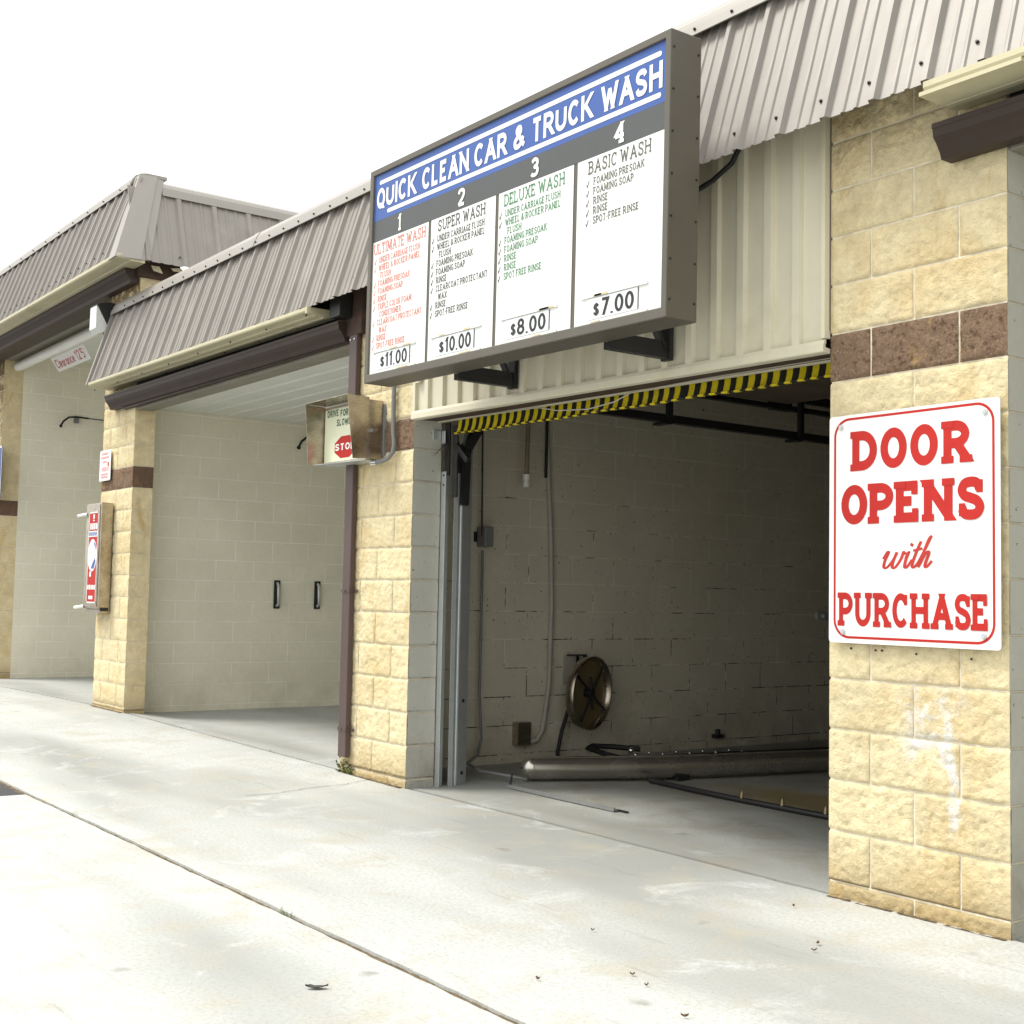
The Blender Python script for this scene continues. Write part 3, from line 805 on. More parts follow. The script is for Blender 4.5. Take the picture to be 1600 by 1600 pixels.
b.prism([(-.322, z - .006), (-.322, z - .034), (-.31, z - .046), (-.20, z - .05), (-.19, z - .06), (-.06, z - .062), (-.06, z - .03)], -14, -4.66, 'x'); b.build('soffit', 'tan', tm_o)
screws(tm_o, 'screw', [(x, -.30 + .27 * .1 - .02, 4.235 + .815 * .1) for x in np.arange(-13, -5, .2385)] + [(x, -.078, 5.03) for x in np.arange(-13, -5, .477)], SN, .007)
screws(tm_o, 'screw', [(-4.678, y, 4.29) for y in np.arange(.28, 6, .36)], (1, 0, .3), .008)
b = MB(); b.box(-4.93, -4.86, -.04, 6, 4.10, 4.215); b.box(-4.93, -4.861, -.04, .36, 4.216, 4.30); b.build('side_fascia', 'wood', tall)
b = MB(); b.box(-5.0, -4.935, .66, 6, 3.3, 4.16); b.build('side_wall', 'smooth', tall)
# torn scraps of soffit hanging in the open corner
for (x, y, z, dx, dz, k) in ((-4.80, .05, 4.20, .05, .07, 'tan'), (-4.74, .22, 4.19, .10, .04, 'tan'), (-4.78, .42, 4.18, .12, .035, 'wood'), (-4.70, .34, 4.19, .03, .05, 'tan')):
    b = MB()
    b.add([(x, y, z), (x + dx, y + .05, z - .012), (x + dx * .8, y + .09, z - dz), (x + .01, y + .02, z - dz * .7), (x, y + .012, z), (x + dx, y + .062, z - .012), (x + dx * .8, y + .102, z - dz), (x + .01, y + .032, z - dz * .7)],
          [(0, 1, 2, 3), (7, 6, 5, 4), (0, 4, 5, 1), (1, 5, 6, 2), (2, 6, 7, 3), (3, 7, 4, 0)], k)
    b.build('torn_soffit', None, tall)

# ================================================================== GUTTERS AND DOWNPIPE
def gutter(root, x0, x1, yb, zt, h=.125, d=.125, zl=0.):
    b = MB()
    outer = [(yb, zt), (yb, zt - h), (yb - d * .52, zt - h), (yb - d * .60, zt - h * .80), (yb - d * .78, zt - h * .55), (yb - d * .93, zt - h * .40), (yb - d * .96, zt - h * .18), (yb - d, zt - h * .14), (yb - d, zt)]
    inner = [(y + (.004 if y < yb - .01 else -.004), z + (.004 if z < zt - .01 else 0)) for y, z in outer]
    n = len(outer); P = np.zeros((2, n, 3)); Q = np.zeros((2, n, 3))
    for j, x in enumerate((x0, x1)):
        for i in range(n):
            P[j, i] = (x, outer[i][0], outer[i][1] + (zl if j else 0)); Q[j, i] = (x, inner[i][0], inner[i][1] + (zl if j else 0))
    b.grid(P, None, False); b.grid(Q, None, False, flip=True)
    lip = np.stack([P[:, -1], Q[:, -1]], 1); b.grid(lip, None, False)
    for j in (0, 1):
        b.add([tuple(p) for p in P[j]], [tuple(range(n)) if j == 0 else tuple(range(n))[::-1]])
    return b.build('gutter', 'brownmetal', root)
b = MB(); b.box(-5.1, -.83, -.0035, -.0005, 2.99, 3.28); b.build('eave_gap_shade', 'black', low); b = MB(); b.box(4.09, 7.9, -.0035, -.0005, 2.97, 3.28); b.build('eave_gap_shade', 'black', low)  # black sheets behind the eave gap stand in for its shade
b = MB(); b.box(-10.45, -5.80, .1965, .1985, 4.13, 4.33); b.build('eave_gap_shade', 'black', tall)
g1 = gutter(low, -5.42, -.80, -.004, 3.022, .13, .125, -.022)
b = MB(); b.box(-5.13, -.82, -.05, -.003, 2.868, 2.902); b.build('gutter_board', 'brownmetal', g1)
g2 = gutter(low, 3.855, 8.9, -.022, 2.990, .125, .125, 0)
g3 = gutter(tall, -14, -4.93, -.02, 4.19, .15, .135, 0)
b = MB(); b.box(-14, -5.0, -.019, .0, 4.06, 4.20); b.build('gutter_board', 'brownmetal', g3)
b = MB(); b.box(-10.49, -5.77, -.019, .195, 4.075, 4.118); b.build('gutter_board', 'brownmetal', g3)
b = MB()
b.prism([(-.762, -.056), (-.670, -.056), (-.666, -.052), (-.666, -.024), (-.766, -.024), (-.766, -.052)], .115, 2.90, 'z')
dp = b.build('downpipe', 'pipe_brown', low)
b = MB()
for zz in (1.185, .285):
    b.box(-.770, -.662, -.0605, -.0565, zz, zz + .022); b.box(-.6655, -.661, -.0565, -.02, zz, zz + .022); b.box(-.661, -.615, -.027, -.022, zz, zz + .02)
    b.tube([(-.715, -.062, zz + .011), (-.715, -.067, zz + .011)], .006, 8)
    b.build('strap', 'pipe_brown', dp); b = MB()
for x in (-.745, -.690):
    b = MB(); b.tube([(x, -.0565, 2.87), (x, -.062, 2.87)], .006, 8); b.build('rivet', 'chrome', dp)
# open corner behind the sign: dark stub and boards
b = MB(); b.box(-.86, -.72, -.16, -.07, 3.02, 3.26, 'black'); b.build('eave_blocking', None, low)
b = MB(); b.box(-.93, -.60, -.06, -.01, 2.90, 3.30, 'wood')
b.build('eave_blocking', None, low)

# ================================================================== SIDING OVER THE WASH BAY
def siding():
    b = MB()
    x = .052; prof = []
    while x < 3.245:
        prof += [(x, 0), (x + .105, 0), (x + .111, -.022), (x + .151, -.022), (x + .157, 0)]; x += .162
    prof = [p for p in prof if p[0] < 3.246] + [(3.246, 0)]
    P = np.zeros((2, len(prof), 3))
    for i, (px, d) in enumerate(prof):
        zb = 2.298 - .0118 * px
        P[0, i] = (px, -.018 + d, zb); P[1, i] = (px, -.018 + d, 3.62)
    b.grid(P, None, False)
    Q = P.copy(); Q[..., 1] += .003; b.grid(Q, None, False, flip=True)
    return b.build('siding', 'siding', low)
sd = siding()
b = MB(); b.prism([(-.048, 2.292), (-.048, 2.262), (-.042, 2.258), (-.004, 2.256), (-.004, 2.275), (-.034, 2.280), (-.034, 2.310), (-.040, 2.310)], .026, 3.258, 'x', tilt=-.0118)
b.box(.028, .056, -.040, -.004, 2.30, 3.6); b.box(3.238, 3.258, -.040, -.004, 2.28, 3.6)
b.build('siding_trim', 'siding', sd)
b = MB(); b.prism([(-.003, 2.266), (.165, 2.270), (.165, 2.283), (-.003, 2.279)], .005, 3.257, 'x', tilt=-.0118); b.build('header_board', 'wood', low)
b = MB(); b.prism([(.166, 2.262), (.186, 2.262), (.186, 2.31), (.166, 2.31)], .005, 3.257, 'x', tilt=-.0118); b.build('inner_trim', 'siding', low)
b = MB(); b.box(.003, 3.259, -.012, .16, 2.315, 3.30); b.build('header_block', 'greybeam', low)
b = MB()
b.tube([(.085, -.030, 2.515), (.085, -.048, 2.515)], .036, 18)
b.build('vent_cover', 'siding', sd)

# ================================================================== OVERHEAD DOOR
door = thing('overhead_door', 'raised bay door with black and yellow striped bottom edge under the cream siding', 'garage door', (1.6, .2, 2.2))
DO = door.location
def stripe_edge():
    b = MB(); x = .155; i = 0
    rng = random.Random(3)
    while x < 3.238:
        w = .0385 + rng.uniform(-.003, .003)
        if abs(x - 2.13) < .02: w *= 1.5
        key = 'yellow' if i % 2 == 0 else 'rubber'
        prof = [(.226, 2.270), (.218, 2.215), (.204, 2.182), (.190, 2.166), (.176, 2.160), (.164, 2.166)]
        P = np.zeros((len(prof), 4, 3))
        for j, (y, z) in enumerate(prof):
            sh = .034 * (j / 5) ** 1.7
            for q in range(4):
                xx = min(x + w * q / 3, 3.24)
                P[j, q] = (xx + (sh if xx < 3.2 else 0), y - .006 * math.sin(math.pi * q / 3), z + .012 - .011 * xx * .4 + .003 * math.sin(xx * 9))
        b.grid(P, key, True, flip=True)
        Q = P.copy(); Q[..., 1] += .012; b.grid(Q, key, True)
        x += w; i += 1
    return b.build('striped_seal', None, door, DO)
stripe_edge()
# curved top: raised panel hidden in the dark
b = MB()
prof = [(.240, 2.20)] + [(.24 + .5 * (1 - math.cos(a)), 2.25 + .42 * math.sin(a)) for a in np.linspace(0, math.pi / 2, 8)] + [(3.3, 2.70)]
prof = prof + [(y + .02, z + .03) for y, z in reversed(prof)]
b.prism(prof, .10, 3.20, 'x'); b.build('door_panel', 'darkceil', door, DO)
# left jamb steel
b = MB(); b.box(.000, .050, .2045, .2095, -.002, 1.955); b.box(.0005, .006, .2095, .26, -.002, 1.955); b.build('jamb_angle', 'galv', door, DO, bevel=.002)
b = MB()
b.prism([(.052, .27), (.058, .27), (.058, .30), (.030, .335), (.034, .34), (.034, .345), (.026, .345), (.022, .334), (.052, .298)], -.002, 1.95, 'z')
b.build('track', 'galv', door, DO)
b = MB()
b.prism([(.034, .346), (.038, .346), (-.030, .462), (-.034, .460)], .0, 2.22, 'z')
b.build('back_flange', 'galv', door, DO)
b = MB()
for z in (.07, .52): b = MB(); b.tube([(.002, .400, z), (.012, .406, z)], .012, 10); b.build('bolt', 'black', door, DO)
for z in (1.93, 1.87): b = MB(); b.tube([(.03, .2045, z), (.03, .2000, z)], .006, 8); b.build('bolt', 'black', door, DO)
def bent(mb, pts, w, th, wd):
    """flat bar through pts, width vector w, thickness th along wd"""
    pts = [Vector(p) for p in pts]; w = Vector(w); wd = Vector(wd) * th
    for a, c in zip(pts, pts[1:]):
        mb.add([a - w, a + w, c + w, c - w, a - w + wd, a + w + wd, c + w + wd, c - w + wd], [(0, 1, 2, 3), (7, 6, 5, 4), (0, 4, 5, 1), (1, 5, 6, 2), (2, 6, 7, 3), (3, 7, 4, 0)])
b = MB()
bent(b, [(.046, .214, 2.26), (.046, .214, 1.93)], (.019, .004, 0), .010, (0, 1, 0))
bent(b, [(.052, .206, 2.135), (.018, .140, 2.055)], (.004, .008, .012), .034, (.5, -.3, 0))
b.build('cable_guide', 'black', door, DO)
b = MB()
bent(b, [(.112, .222, 2.24), (.128, .222, 2.07), (.118, .222, 2.02), (.124, .222, 1.79)], (.021, .004, 0), .010, (0, 1, 0))
bent(b, [(.135, .214, 2.115), (.262, .214, 2.010)], (.010, 0, .014), .022, (0, 1, 0))
b.build('cable_guide', 'black', door, DO)
b = MB(); b.box(-.008, .012, .130, .19, 2.150, 2.215); b.box(.012, .05, .192, .199, 2.13, 2.21); b.build('clip_bracket', 'galv', door, DO, bevel=.003)
b = MB()
r0 = [(.03, .35, 1.75), (.03, .36, 2.1), (.03, .52, 2.35), (.03, .95, 2.462), (.03, 1.5, 2.475), (.03, 8, 2.475)]
for p, q in zip(r0, r0[1:]):
    p = Vector(p); q = Vector(q); u = (q - p).normalized(); n = Vector((0, -u.z, u.y)) * .028
    a = Vector((.032, 0, 0))
    b.add([p - n - a, p + n - a, p + n + a, p - n + a, q - n - a, q + n - a, q + n + a, q - n + a], [(0, 1, 2, 3), (7, 6, 5, 4), (0, 4, 5, 1), (1, 5, 6, 2), (2, 6, 7, 3), (3, 7, 4, 0)])
b.build('rail', 'black', door, DO)
b = MB(); b.box(.0, .06, 1.7, 8, 2.665, 2.70); b.build('rail', 'black', door, DO)
b = MB(); b.box(.0, .06, 1.9, 8, 2.742, 2.80); b.build('rail', 'black', door, DO)
for y in (2.08, 3.475, 5.2):
    b = MB(); b.box(.062, .096, y - .022, y + .022, 2.435, 3.02); b.box(-.04, .095, y - .05, y + .012, 2.428, 2.445); b.build('rail_hanger', 'black', door, DO)
b = MB(); b.box(3.18, 3.24, .36, 8, 2.45, 2.50); b.build('rail', 'black', door, DO)
b = MB(); b.box(-.01, .04, 3.2, 3.42, 2.66, 2.80); b.build('rail_bracket', 'black', door, DO)
# slack cord across the striped edge
b = MB(); b.tube([(.40, .13, 2.255), (.75, .125, 2.247), (1.12, .10, 2.232), (1.30, .10, 2.196), (1.56, .10, 2.176), (1.77, .10, 2.192), (1.89, .11, 2.228), (2.4, .13, 2.238), (3.2, .13, 2.232)], .0035, 6)
tag(b.build('cord', 'pvclight'), 'thin pale cord drooping across the striped door edge', 'cord')

# ================================================================== MENU SIGN
SO = (.41, -.6, 2.375)
sign = thing('menu_sign', 'large bronze framed price menu with blue header reading quick clean car and truck wash', 'sign', SO)
sign.rotation_euler = (0, R_(.60), 0)
YF = -.6
x0, x1, z0, z1 = .402, 2.895, 2.372, 3.597
xi0, xi1, zi0, zi1 = .440, 2.862, 2.418, 3.562
b = MB()
def frame(mb, key):
    yf, yr, yb = YF, YF + .014, YF + .178
    o = [(x0, z0), (x1, z0), (x1, z1), (x0, z1)]; i = [(xi0, zi0), (xi1, zi0), (xi1, zi1), (xi0, zi1)]
    vs = [(x, yf, z) for x, z in o] + [(x, yf, z) for x, z in i] + [(x, yr, z) for x, z in i] + [(x, yb, z) for x, z in o]
    fs = []
    for k in range(4):
        j = (k + 1) % 4
        fs += [(k, j, 4 + j, 4 + k), (4 + k, 4 + j, 8 + j, 8 + k), (j, k, 12 + k, 12 + j)]
    fs += [(8, 9, 10, 11), (15, 14, 13, 12)]
    mb.add(vs, fs, key)
frame(b, 'signframe')
cab = b.build('cabinet', None, sign, SO, bevel=.004)
b = MB()
for z in (2.45, 2.62, 2.8, 2.98, 3.16, 3.34, 3.52):
    for y in (YF + .018, YF + .160): b = MB(); b.tube([(x1 - .001, y, z), (x1 + .004, y, z)], .005, 8); b.build('rivet', 'black', cab, SO)
yp = YF + .012
b = MB(); rect(b, xi0, xi1, 3.297, zi1, yp, 'blue'); hp = b.build('header_panel', None, sign, SO)
b = MB()
for xa, xb, z in ((.492, 2.828, 3.513), (.585, 2.828, 3.333)):
    P = rrect_pts(xa, xb, z - .0115, z + .0115, .0112, 5); b.add([(x, yp - .0012, zz) for x, zz in P], [tuple(range(len(P)))], 'whitepaint')
for s, a, c in (('QUICK', .468, .886), ('CLEAN', .948, 1.392), ('CAR', 1.442, 1.722), ('&', 1.778, 1.875), ('TRUCK', 1.925, 2.378), ('WASH', 2.438, 2.836)):
    text(b, s, a, 3.362, c - a, .119, yp - .0016, 'whitepaint', v=.27, hz=.21, gap=.15)
b.build('lettering', None, hp, SO)
b = MB(); rect(b, xi0, xi1, 3.177, 3.2965, yp, 'charcoal'); nb = b.build('number_band', None, sign, SO)
b = MB()
for s, xc in (('1', .722), ('2', 1.333), ('3', 1.956), ('4', 2.567)):
    w = {'1': .045, '2': .07, '3': .066, '4': .078}[s]
    text(b, s, xc - w / 2, 3.192, w, .094, yp - .0016, 'whitepaint', v=.24, hz=.19, serif=.16 if s in '14' else 0, st=.17)
    b.build('numeral', None, nb, SO); b = MB()
MENU = [
 (xi0, 1.024, 'redfade', 'inkgrey', .452, .998, .462, .510, 'ULTIMATE WASH',
  ['+UNDER CARRIAGE FLUSH', '+WHEEL & ROCKER PANEL', ' FLUSH', '+FOAMING PRESOAK', '+FOAMING SOAP', '+RINSE', '+TRIPLE COLOR FOAM', ' CONDITIONER', '+CLEARCOAT PROTECTANT', ' WAX', '+RINSE', '+SPOT-FREE RINSE'], '$11.00', .566, .848),
 (1.050, 1.640, 'inkdark', 'ink', 1.120, 1.553, 1.063, 1.114, 'SUPER WASH',
  ['+UNDER CARRIAGE FLUSH', '+WHEEL & ROCKER PANEL', ' FLUSH', '+FOAMING PRESOAK', '+FOAMING SOAP', '+RINSE', '+CLEARCOAT PROTECTANT', ' WAX', '+RINSE', '+SPOT-FREE RINSE'], '$10.00', 1.168, 1.460),
 (1.666, 2.252, 'green', 'inkdark', 1.714, 2.188, 1.674, 1.724, 'DELUXE WASH',
  ['+UNDER CARRIAGE FLUSH', '+WHEEL & ROCKER PANEL', ' FLUSH', '+FOAMING PRESOAK', '+FOAMING SOAP', '+RINSE', '+RINSE', '+SPOT FREE RINSE'], '$8.00', 1.798, 2.072),
 (2.280, xi1, 'inkgrey', 'inkgrey', 2.359, 2.774, 2.345, 2.396, 'BASIC WASH',
  ['+FOAMING PRESOAK', '+FOAMING SOAP', '+RINSE', '+RINSE', '+SPOT-FREE RINSE'], '$7.00', 2.417, 2.686)]
b = MB(); rect(b, xi0, xi1, zi0, 3.1765, yp + .003, 'charcoal'); b.build('divider', None, sign, SO)
for (xa, xb, ink, tick, ha, hb, xt, xl, head, rows, price, pa, pb) in MENU:
    b = MB(); rect(b, xa, xb, zi0, 3.1765, yp, 'white'); mp = b.build('menu_panel', None, sign, SO)
    b = MB()
    text(b, head, ha, 3.102, hb - ha, .060, yp - .0015, ink, v=.16, hz=.12, serif=.20, st=.11, gap=.20)
    z = 3.048
    for r in rows:
        s = r[1:]; 
        if r[0] == '+': text(b, 'v', xt, z - .004, .022, .030, yp - .0015, ink if ink == 'redfade' else tick, v=.20)
        xs = xl + (.022 if r[0] == ' ' else 0)
        units = sum(.42 if c == ' ' else G[c][0] + .13 + .16 for c in s)
        text(b, s, xs, z, units * .0226, .0340, yp - .0015, ink, v=.19, hz=.15, serif=.14, st=.13, gap=.20)
        z -= .0446
    b.build('lettering', None, mp, SO)
    # price holder: card, rails, yellowed tape, figures
    b = MB(); zc = 2.437
    rect(b, pa - .045, pb + .024, zc, zc + .094, yp - .003, 'card')
    for zz in (zc - .020, zc + .098): b.box(pa - .085, pb + .085, yp - .007, yp - .001, zz, zz + .010, 'clear')
    b.box(pb + .024, pb + .026, yp - .005, yp - .001, zc, zc + .094, 'inkgrey')
    rng = random.Random(int(pa * 99))
    for q in range(3):
        xx = pa - .03 + rng.uniform(0, pb - pa); b.box(xx, xx + rng.uniform(.04, .11), yp - .0085, yp - .0072, zc + .099 if q < 2 else zc - .018, zc + .108 if q < 2 else zc - .012, 'tape')
    w1 = (pb - pa) * .15
    text(b, '$', pa, zc + .008, w1, .066, yp - .0042, 'ink', v=.2, hz=.15)
    text(b, price[1:], pa + w1 + .01, zc + .008, pb - pa - w1 - .01, .078, yp - .0042, 'ink', v=.25, hz=.17, gap=.14)
    b.build('price_card', None, mp, SO)
# brackets below the cabinet
for xb in (1.085, 2.318):
    b = MB()
    b.box(xb - .022, xb + .022, -.424, -.036, 2.338, 2.372); b.box(xb + .010, xb + .016, -.424, -.038, 2.372, 2.420)
    b.box(xb - .03, xb + .03, -.062, -.036, 2.33, 2.62)
    bent(b, [(xb, -.08, 2.38), (xb, -.32, 2.78)], (.02, 0, 0), .02, (0, 1, 0))
    for y in (-.40, -.08): b.tube([(xb + .0165, y, 2.40), (xb + .022, y, 2.40)], .009, 6)
    b.build('bracket', 'black', sign, SO)
# feed conduit and power cable of the sign
b = MB(); b.tube([(-.205, -.035, 3.2), (-.205, -.035, 2.40), (-.198, -.035, 2.2), (-.183, -.035, 2.13), (-.190, -.04, 2.075), (-.215, -.06, 2.035), (-.26, -.08, 2.018), (-.33, -.09, 2.014)], .0145, 10, 'pvc')
b.tube([(-.30, -.088, 2.013), (-.36, -.092, 2.013)], .018, 10, 'chrome')
tag(b.build('conduit', None), 'grey flexible conduit curving from the big menu sign into the stop box', 'conduit')
b = MB(); b.tube([(2.45, -.15, 3.02), (2.56, -.13, 3.045), (2.66, -.10, 3.085), (2.75, -.07, 3.15), (2.80, -.05, 3.25)], .012, 8)
tag(b.build('power_cable', 'rubber'), 'black power cable hanging from the mansard eave behind the menu sign', 'cable')

# ================================================================== STOP BOX
BO = (-.65, -.05, 2.2)
stop = thing('stop_light_box', 'hooded stainless box sign reading drive forward slowly stop on a yellow pillar', 'sign', BO)
xa, xb, za, zb = -.930, -.352, 2.036, 2.420
b = MB()
b.box(xa, xb, -.135, -.022, za, zb)
body = b.build('housing', 'stain', stop, BO, bevel=.004)
b = MB()
def plate(mb, p, th=.003):
    p = [Vector(q) for q in p]; n = (p[1] - p[0]).cross(p[-1] - p[0]).normalized() * th; k = len(p)
    mb.add(p + [q - n for q in p], [tuple(range(k)), tuple(range(2 * k - 1, k - 1, -1))] + [(i, k + i, k + (i + 1) % k, (i + 1) % k) for i in range(k)])
plate(b, [(xb + .004, -.29, zb + .012), (xb + .004, -.130, zb + .008), (xb + .004, -.130, za + .004), (xb + .004, -.240, za - .004)])
plate(b, [(xa - .012, -.275, zb + .014), (xa - .012, -.245, za - .004), (xa - .004, -.130, za), (xa - .004, -.130, zb + .006)])
plate(b, [(xa - .012, -.276, zb + .016), (xa - .002, -.130, zb + .010), (xb + .006, -.130, zb + .010), (xb + .006, -.292, zb + .014)])
b.build('hood', 'stain', stop, BO)
b = MB(); plate(b, [(xa, -.215, za - .004), (xb + .002, -.150, za - .004), (xb + .002, -.022, za - .004), (xa, -.022, za - .004)])
b.build('bottom_tray', 'galv', stop, BO)
b = MB(); rect(b, xa + .012, xb - .004, za + .012, zb - .018, -.1365, 'stopface'); face = b.build('face', None, stop, BO)
b = MB(); yy = -.1375
text(b, 'DRIVE', -.886, 2.350, .152, .046, yy, 'darkgreen', v=.24, hz=.2); text(b, 'FORWARD', -.708, 2.342, .27, .046, yy, 'darkgreen', v=.24, hz=.2)
text(b, 'SLOWLY', -.756, 2.282, .225, .046, yy, 'darkgreen', v=.22, hz=.2)
oc = [(-.635 + .148 * math.cos(R_(22.5 + 45 * k)) * 1.02, 2.138 + .078 * math.sin(R_(22.5 + 45 * k))) for k in range(8)]
b.add([(x, yy - .0004, z) for x, z in oc], [tuple(range(8))], 'red')
text(b, 'STOP', -.765, 2.117, .262, .046, yy - .0016, 'whitepaint', v=.27, hz=.22)
b.build('lettering', None, face, BO)
b = MB(); b.box(xb + .0005, xb + .006, -.125, -.095, 2.208, 2.232); b.tube([(xb + .004, -.08, 2.225), (xb + .018, -.08, 2.225)], .009, 8); b.tube([(xb + .004, -.115, 2.22), (xb + .022, -.115, 2.22)], .012, 8)
b.build('latch', 'chrome', stop, BO)
b = MB(); b.box(xb - .05, xb + .018, -.0215, .0, 2.06, 2.40); b.box(xb + .0185, xb + .026, -.02, -.005, 2.23, 2.38); b.build('wall_bracket', 'pvc', stop, BO)

# ================================================================== DOOR OPENS SIGN
DS = (3.66, -.036, 1.48)
dsg = thing('door_opens_sign', 'white enamel sign with red letters door opens with purchase on the right pillar', 'sign', (3.66 + .016, -.036, 1.48))
yf = -.0415
b = MB(); P = rrect_pts(3.272, 4.052, 1.022, 1.942, .014, 4)
b.prism(P, yf, yf + .004, 'y'); pl = b.build('plate', 'whitepaint', dsg, DS)
# prism along y puts profile (x,z)
b = MB(); o = rrect_pts(3.296, 4.030, 1.040, 1.930, .075, 8); i = rrect_pts(3.306, 4.020, 1.050, 1.920, .066, 8); n = len(o)
b.add([(x, yf - .0008, z) for x, z in o] + [(x, yf - .0008, z) for x, z in i], [(k, (k + 1) % n, n + (k + 1) % n, n + k) for k in range(n)], 'red')
b.build('border', None, dsg, DS)
b = MB()
text(b, 'DOOR', 3.388, 1.712, .550, .160, yf - .0012, 'red', v=.34, hz=.24, serif=.17, st=.175, gap=.15)
text(b, 'OPENS', 3.334, 1.497, .655, .160, yf - .0012, 'red', v=.34, hz=.24, serif=.16, st=.175, gap=.10)
text(b, 'PURCHASE', 3.324, 1.090, .678, .134, yf - .0012, 'red', v=.30, hz=.20, serif=.20, st=.165, gap=.09)
b.build('lettering', None, dsg, DS)
b = MB()
def brush(mb, pts, x, z, s, key, wx=.23, wy=.11):
    q = smooth(pts, 7); sl = .32
    q = [(a + sl * c, c) for a, c in q]
    L, Rr = stroke(q, wx, wy); n = len(L)
    k = len(mb.f)
    yk = yf - .0012 - .0000012 * len(mb.v)
    mb.add([(x + p[0] * s, yk - 3e-6 * i, z + p[1] * s) for i, p in enumerate(L)] + [(x + p[0] * s, yk - 3e-6 * i, z + p[1] * s) for i, p in enumerate(Rr)], [(i, i + 1, n + i + 1, n + i) for i in range(n - 1)], key)
s = .062; X0 = 3.533; Z0 = 1.322
brush(b, [(-.05, .55), (.12, .98), (.22, .95), (.10, .4), (.16, .02), (.40, .03), (.72, .5), (.86, .98)], X0, Z0, s, 'redlight')
brush(b, [(.84, .98), (.74, .4), (.80, .02), (1.02, .03), (1.28, .55), (1.34, 1.0), (1.40, .86), (1.60, .92)], X0, Z0, s, 'redlight')
brush(b, [(1.62, .55), (1.74, 1.0), (1.66, .45), (1.72, .03), (1.90, .06), (2.12, .5)], X0, Z0, s, 'redlight')
brush(b, [(1.78, 1.34), (1.84, 1.50)], X0, Z0, s, 'redlight', .24, .2)
brush(b, [(2.42, 1.62), (2.28, .9), (2.22, .3), (2.30, .02), (2.48, .08), (2.68, .45)], X0, Z0, s, 'redlight')
brush(b, [(2.02, 1.06), (2.30, 1.10), (2.66, 1.18)], X0, Z0, s, 'redlight', .2, .15)
brush(b, [(2.62, .3), (2.86, 1.1), (3.02, 1.75), (3.06, 1.92), (2.94, 1.70), (2.80, .8), (2.72, .02)], X0, Z0, s, 'redlight', .2, .13)
brush(b, [(2.74, .1), (2.94, .75), (3.14, 1.0), (3.22, .80), (3.16, .25), (3.24, .02), (3.40, .12), (3.58, .42)], X0, Z0, s, 'redlight')
b.build('script_word', None, dsg, DS)
for x, z in ((3.332, 1.895), (3.992, 1.890), (3.345, 1.066), (3.984, 1.070)):
    b = MB(); b.tube([(x, yf + .001, z), (x, yf - .004, z)], .0115, 12); b.tube([(x, yf - .004, z), (x, yf - .006, z)], .007, 6); b.build('screw', 'galv', dsg, DS)
b = MB()
for x, z in ((3.38, 1.000), (3.50, .998), (3.53, .998), (3.69, .992), (3.93, .985)): b = MB(); b.ball((x, -.017, z), .0045); b.build('old_anchor_hole', 'black', low)

# ================================================================== PILLAR AND TRUCK BAY EQUIPMENT
VO = (-5.6, -.06, 1.45)
vac = thing('vending_box', 'tall stainless vending box with red decal on the pillar between two bays', 'vending box', VO)
xa, xb, za, zb = -5.765, -5.345, .985, 1.995
b = MB(); b.box(xa, xb, -.135, -.022, za, zb)
b.box(xa + .03, xb + .0, -.12, -.022, za - .045, za - .002)
hs = b.build('housing', 'stain', vac, VO, bevel=.005)
b = MB(); b.box(xa + .012, xb - .03, -.142, -.1355, za + .02, zb - .015); b.build('front_door', 'stain', vac, VO, bevel=.002)
b = MB(); yd = -.1428
rect(b, -5.66, -5.405, 1.045, 1.905, yd, 'red'); fr = [(-5.66, 1.045), (-5.405, 1.045), (-5.405, 1.905), (-5.66, 1.905)]
for (a0, c0), (a1, c1) in zip(fr, fr[1:] + fr[:1]):
    rect(b, min(a0, a1) - .006, max(a0, a1) + .006, min(c0, c1) - .006, max(c0, c1) + .006, yd - .0006, 'whitepaint')
text(b, '!', -5.55, 1.822, .045, .065, yd - .0012, 'whitepaint', v=.55, hz=.3)
for k in range(4): rect(b, -5.625 + k * .055, -5.585 + k * .055, 1.742, 1.802, yd - .0012, 'whitepaint')
rect(b, -5.66, -5.405, 1.672, 1.728, yd - .0012, 'card'); 
for k in range(4): rect(b, -5.645 + k * .058, -5.605 + k * .058, 1.682, 1.718, yd - .0018, 'blue')
E = [(-5.535 + .128 * math.cos(a), 1.495 + .155 * math.sin(a)) for a in np.linspace(0, 2 * math.pi, 33)[:-1]]
b.add([(x, yd - .0012, z) for x, z in E], [tuple(range(32))], 'whitepaint')
b.add([(x, yd - .0018, z) for x, z in ((-5.50, 1.63), (-5.45, 1.60), (-5.43, 1.53), (-5.49, 1.60))], [(0, 1, 2, 3)], 'blue')
b.add([(x, yd - .0018, z) for x, z in ((-5.56, 1.37), (-5.48, 1.365), (-5.435, 1.44), (-5.46, 1.47), (-5.54, 1.40))], [(0, 1, 2, 3, 4)], 'blue')
b.add([(x, yd - .0018, z) for x, z in ((-5.61, 1.44), (-5.54, 1.52), (-5.50, 1.60), (-5.53, 1.60), (-5.60, 1.51))], [(0, 1, 2, 3, 4)], 'card')
rect(b, -5.60, -5.55, 1.29, 1.34, yd - .0012, 'whitepaint')
for k in range(5): rect(b, -5.64 + k * .046, -5.605 + k * .046, 1.168, 1.212, yd - .0012, 'whitepaint')
rect(b, -5.60, -5.48, 1.075, 1.108, yd - .0012, 'whitepaint')
b.build('decal', None, vac, VO)
for z in (1.895, 1.005):
    b = MB(); b.tube([(-5.74, -.14, z), (-5.775, -.17, z - .006), (-5.85, -.185, z - .014)], .016, 8); b.ball((-5.85, -.185, z - .014), .017); b.build('hinge_arm', 'poly', vac, VO)
b = MB(); b.box(xb - .06, xb + .005, -.115, -.035, .965, 1.0); b.build('label_slot', 'black', vac, VO)
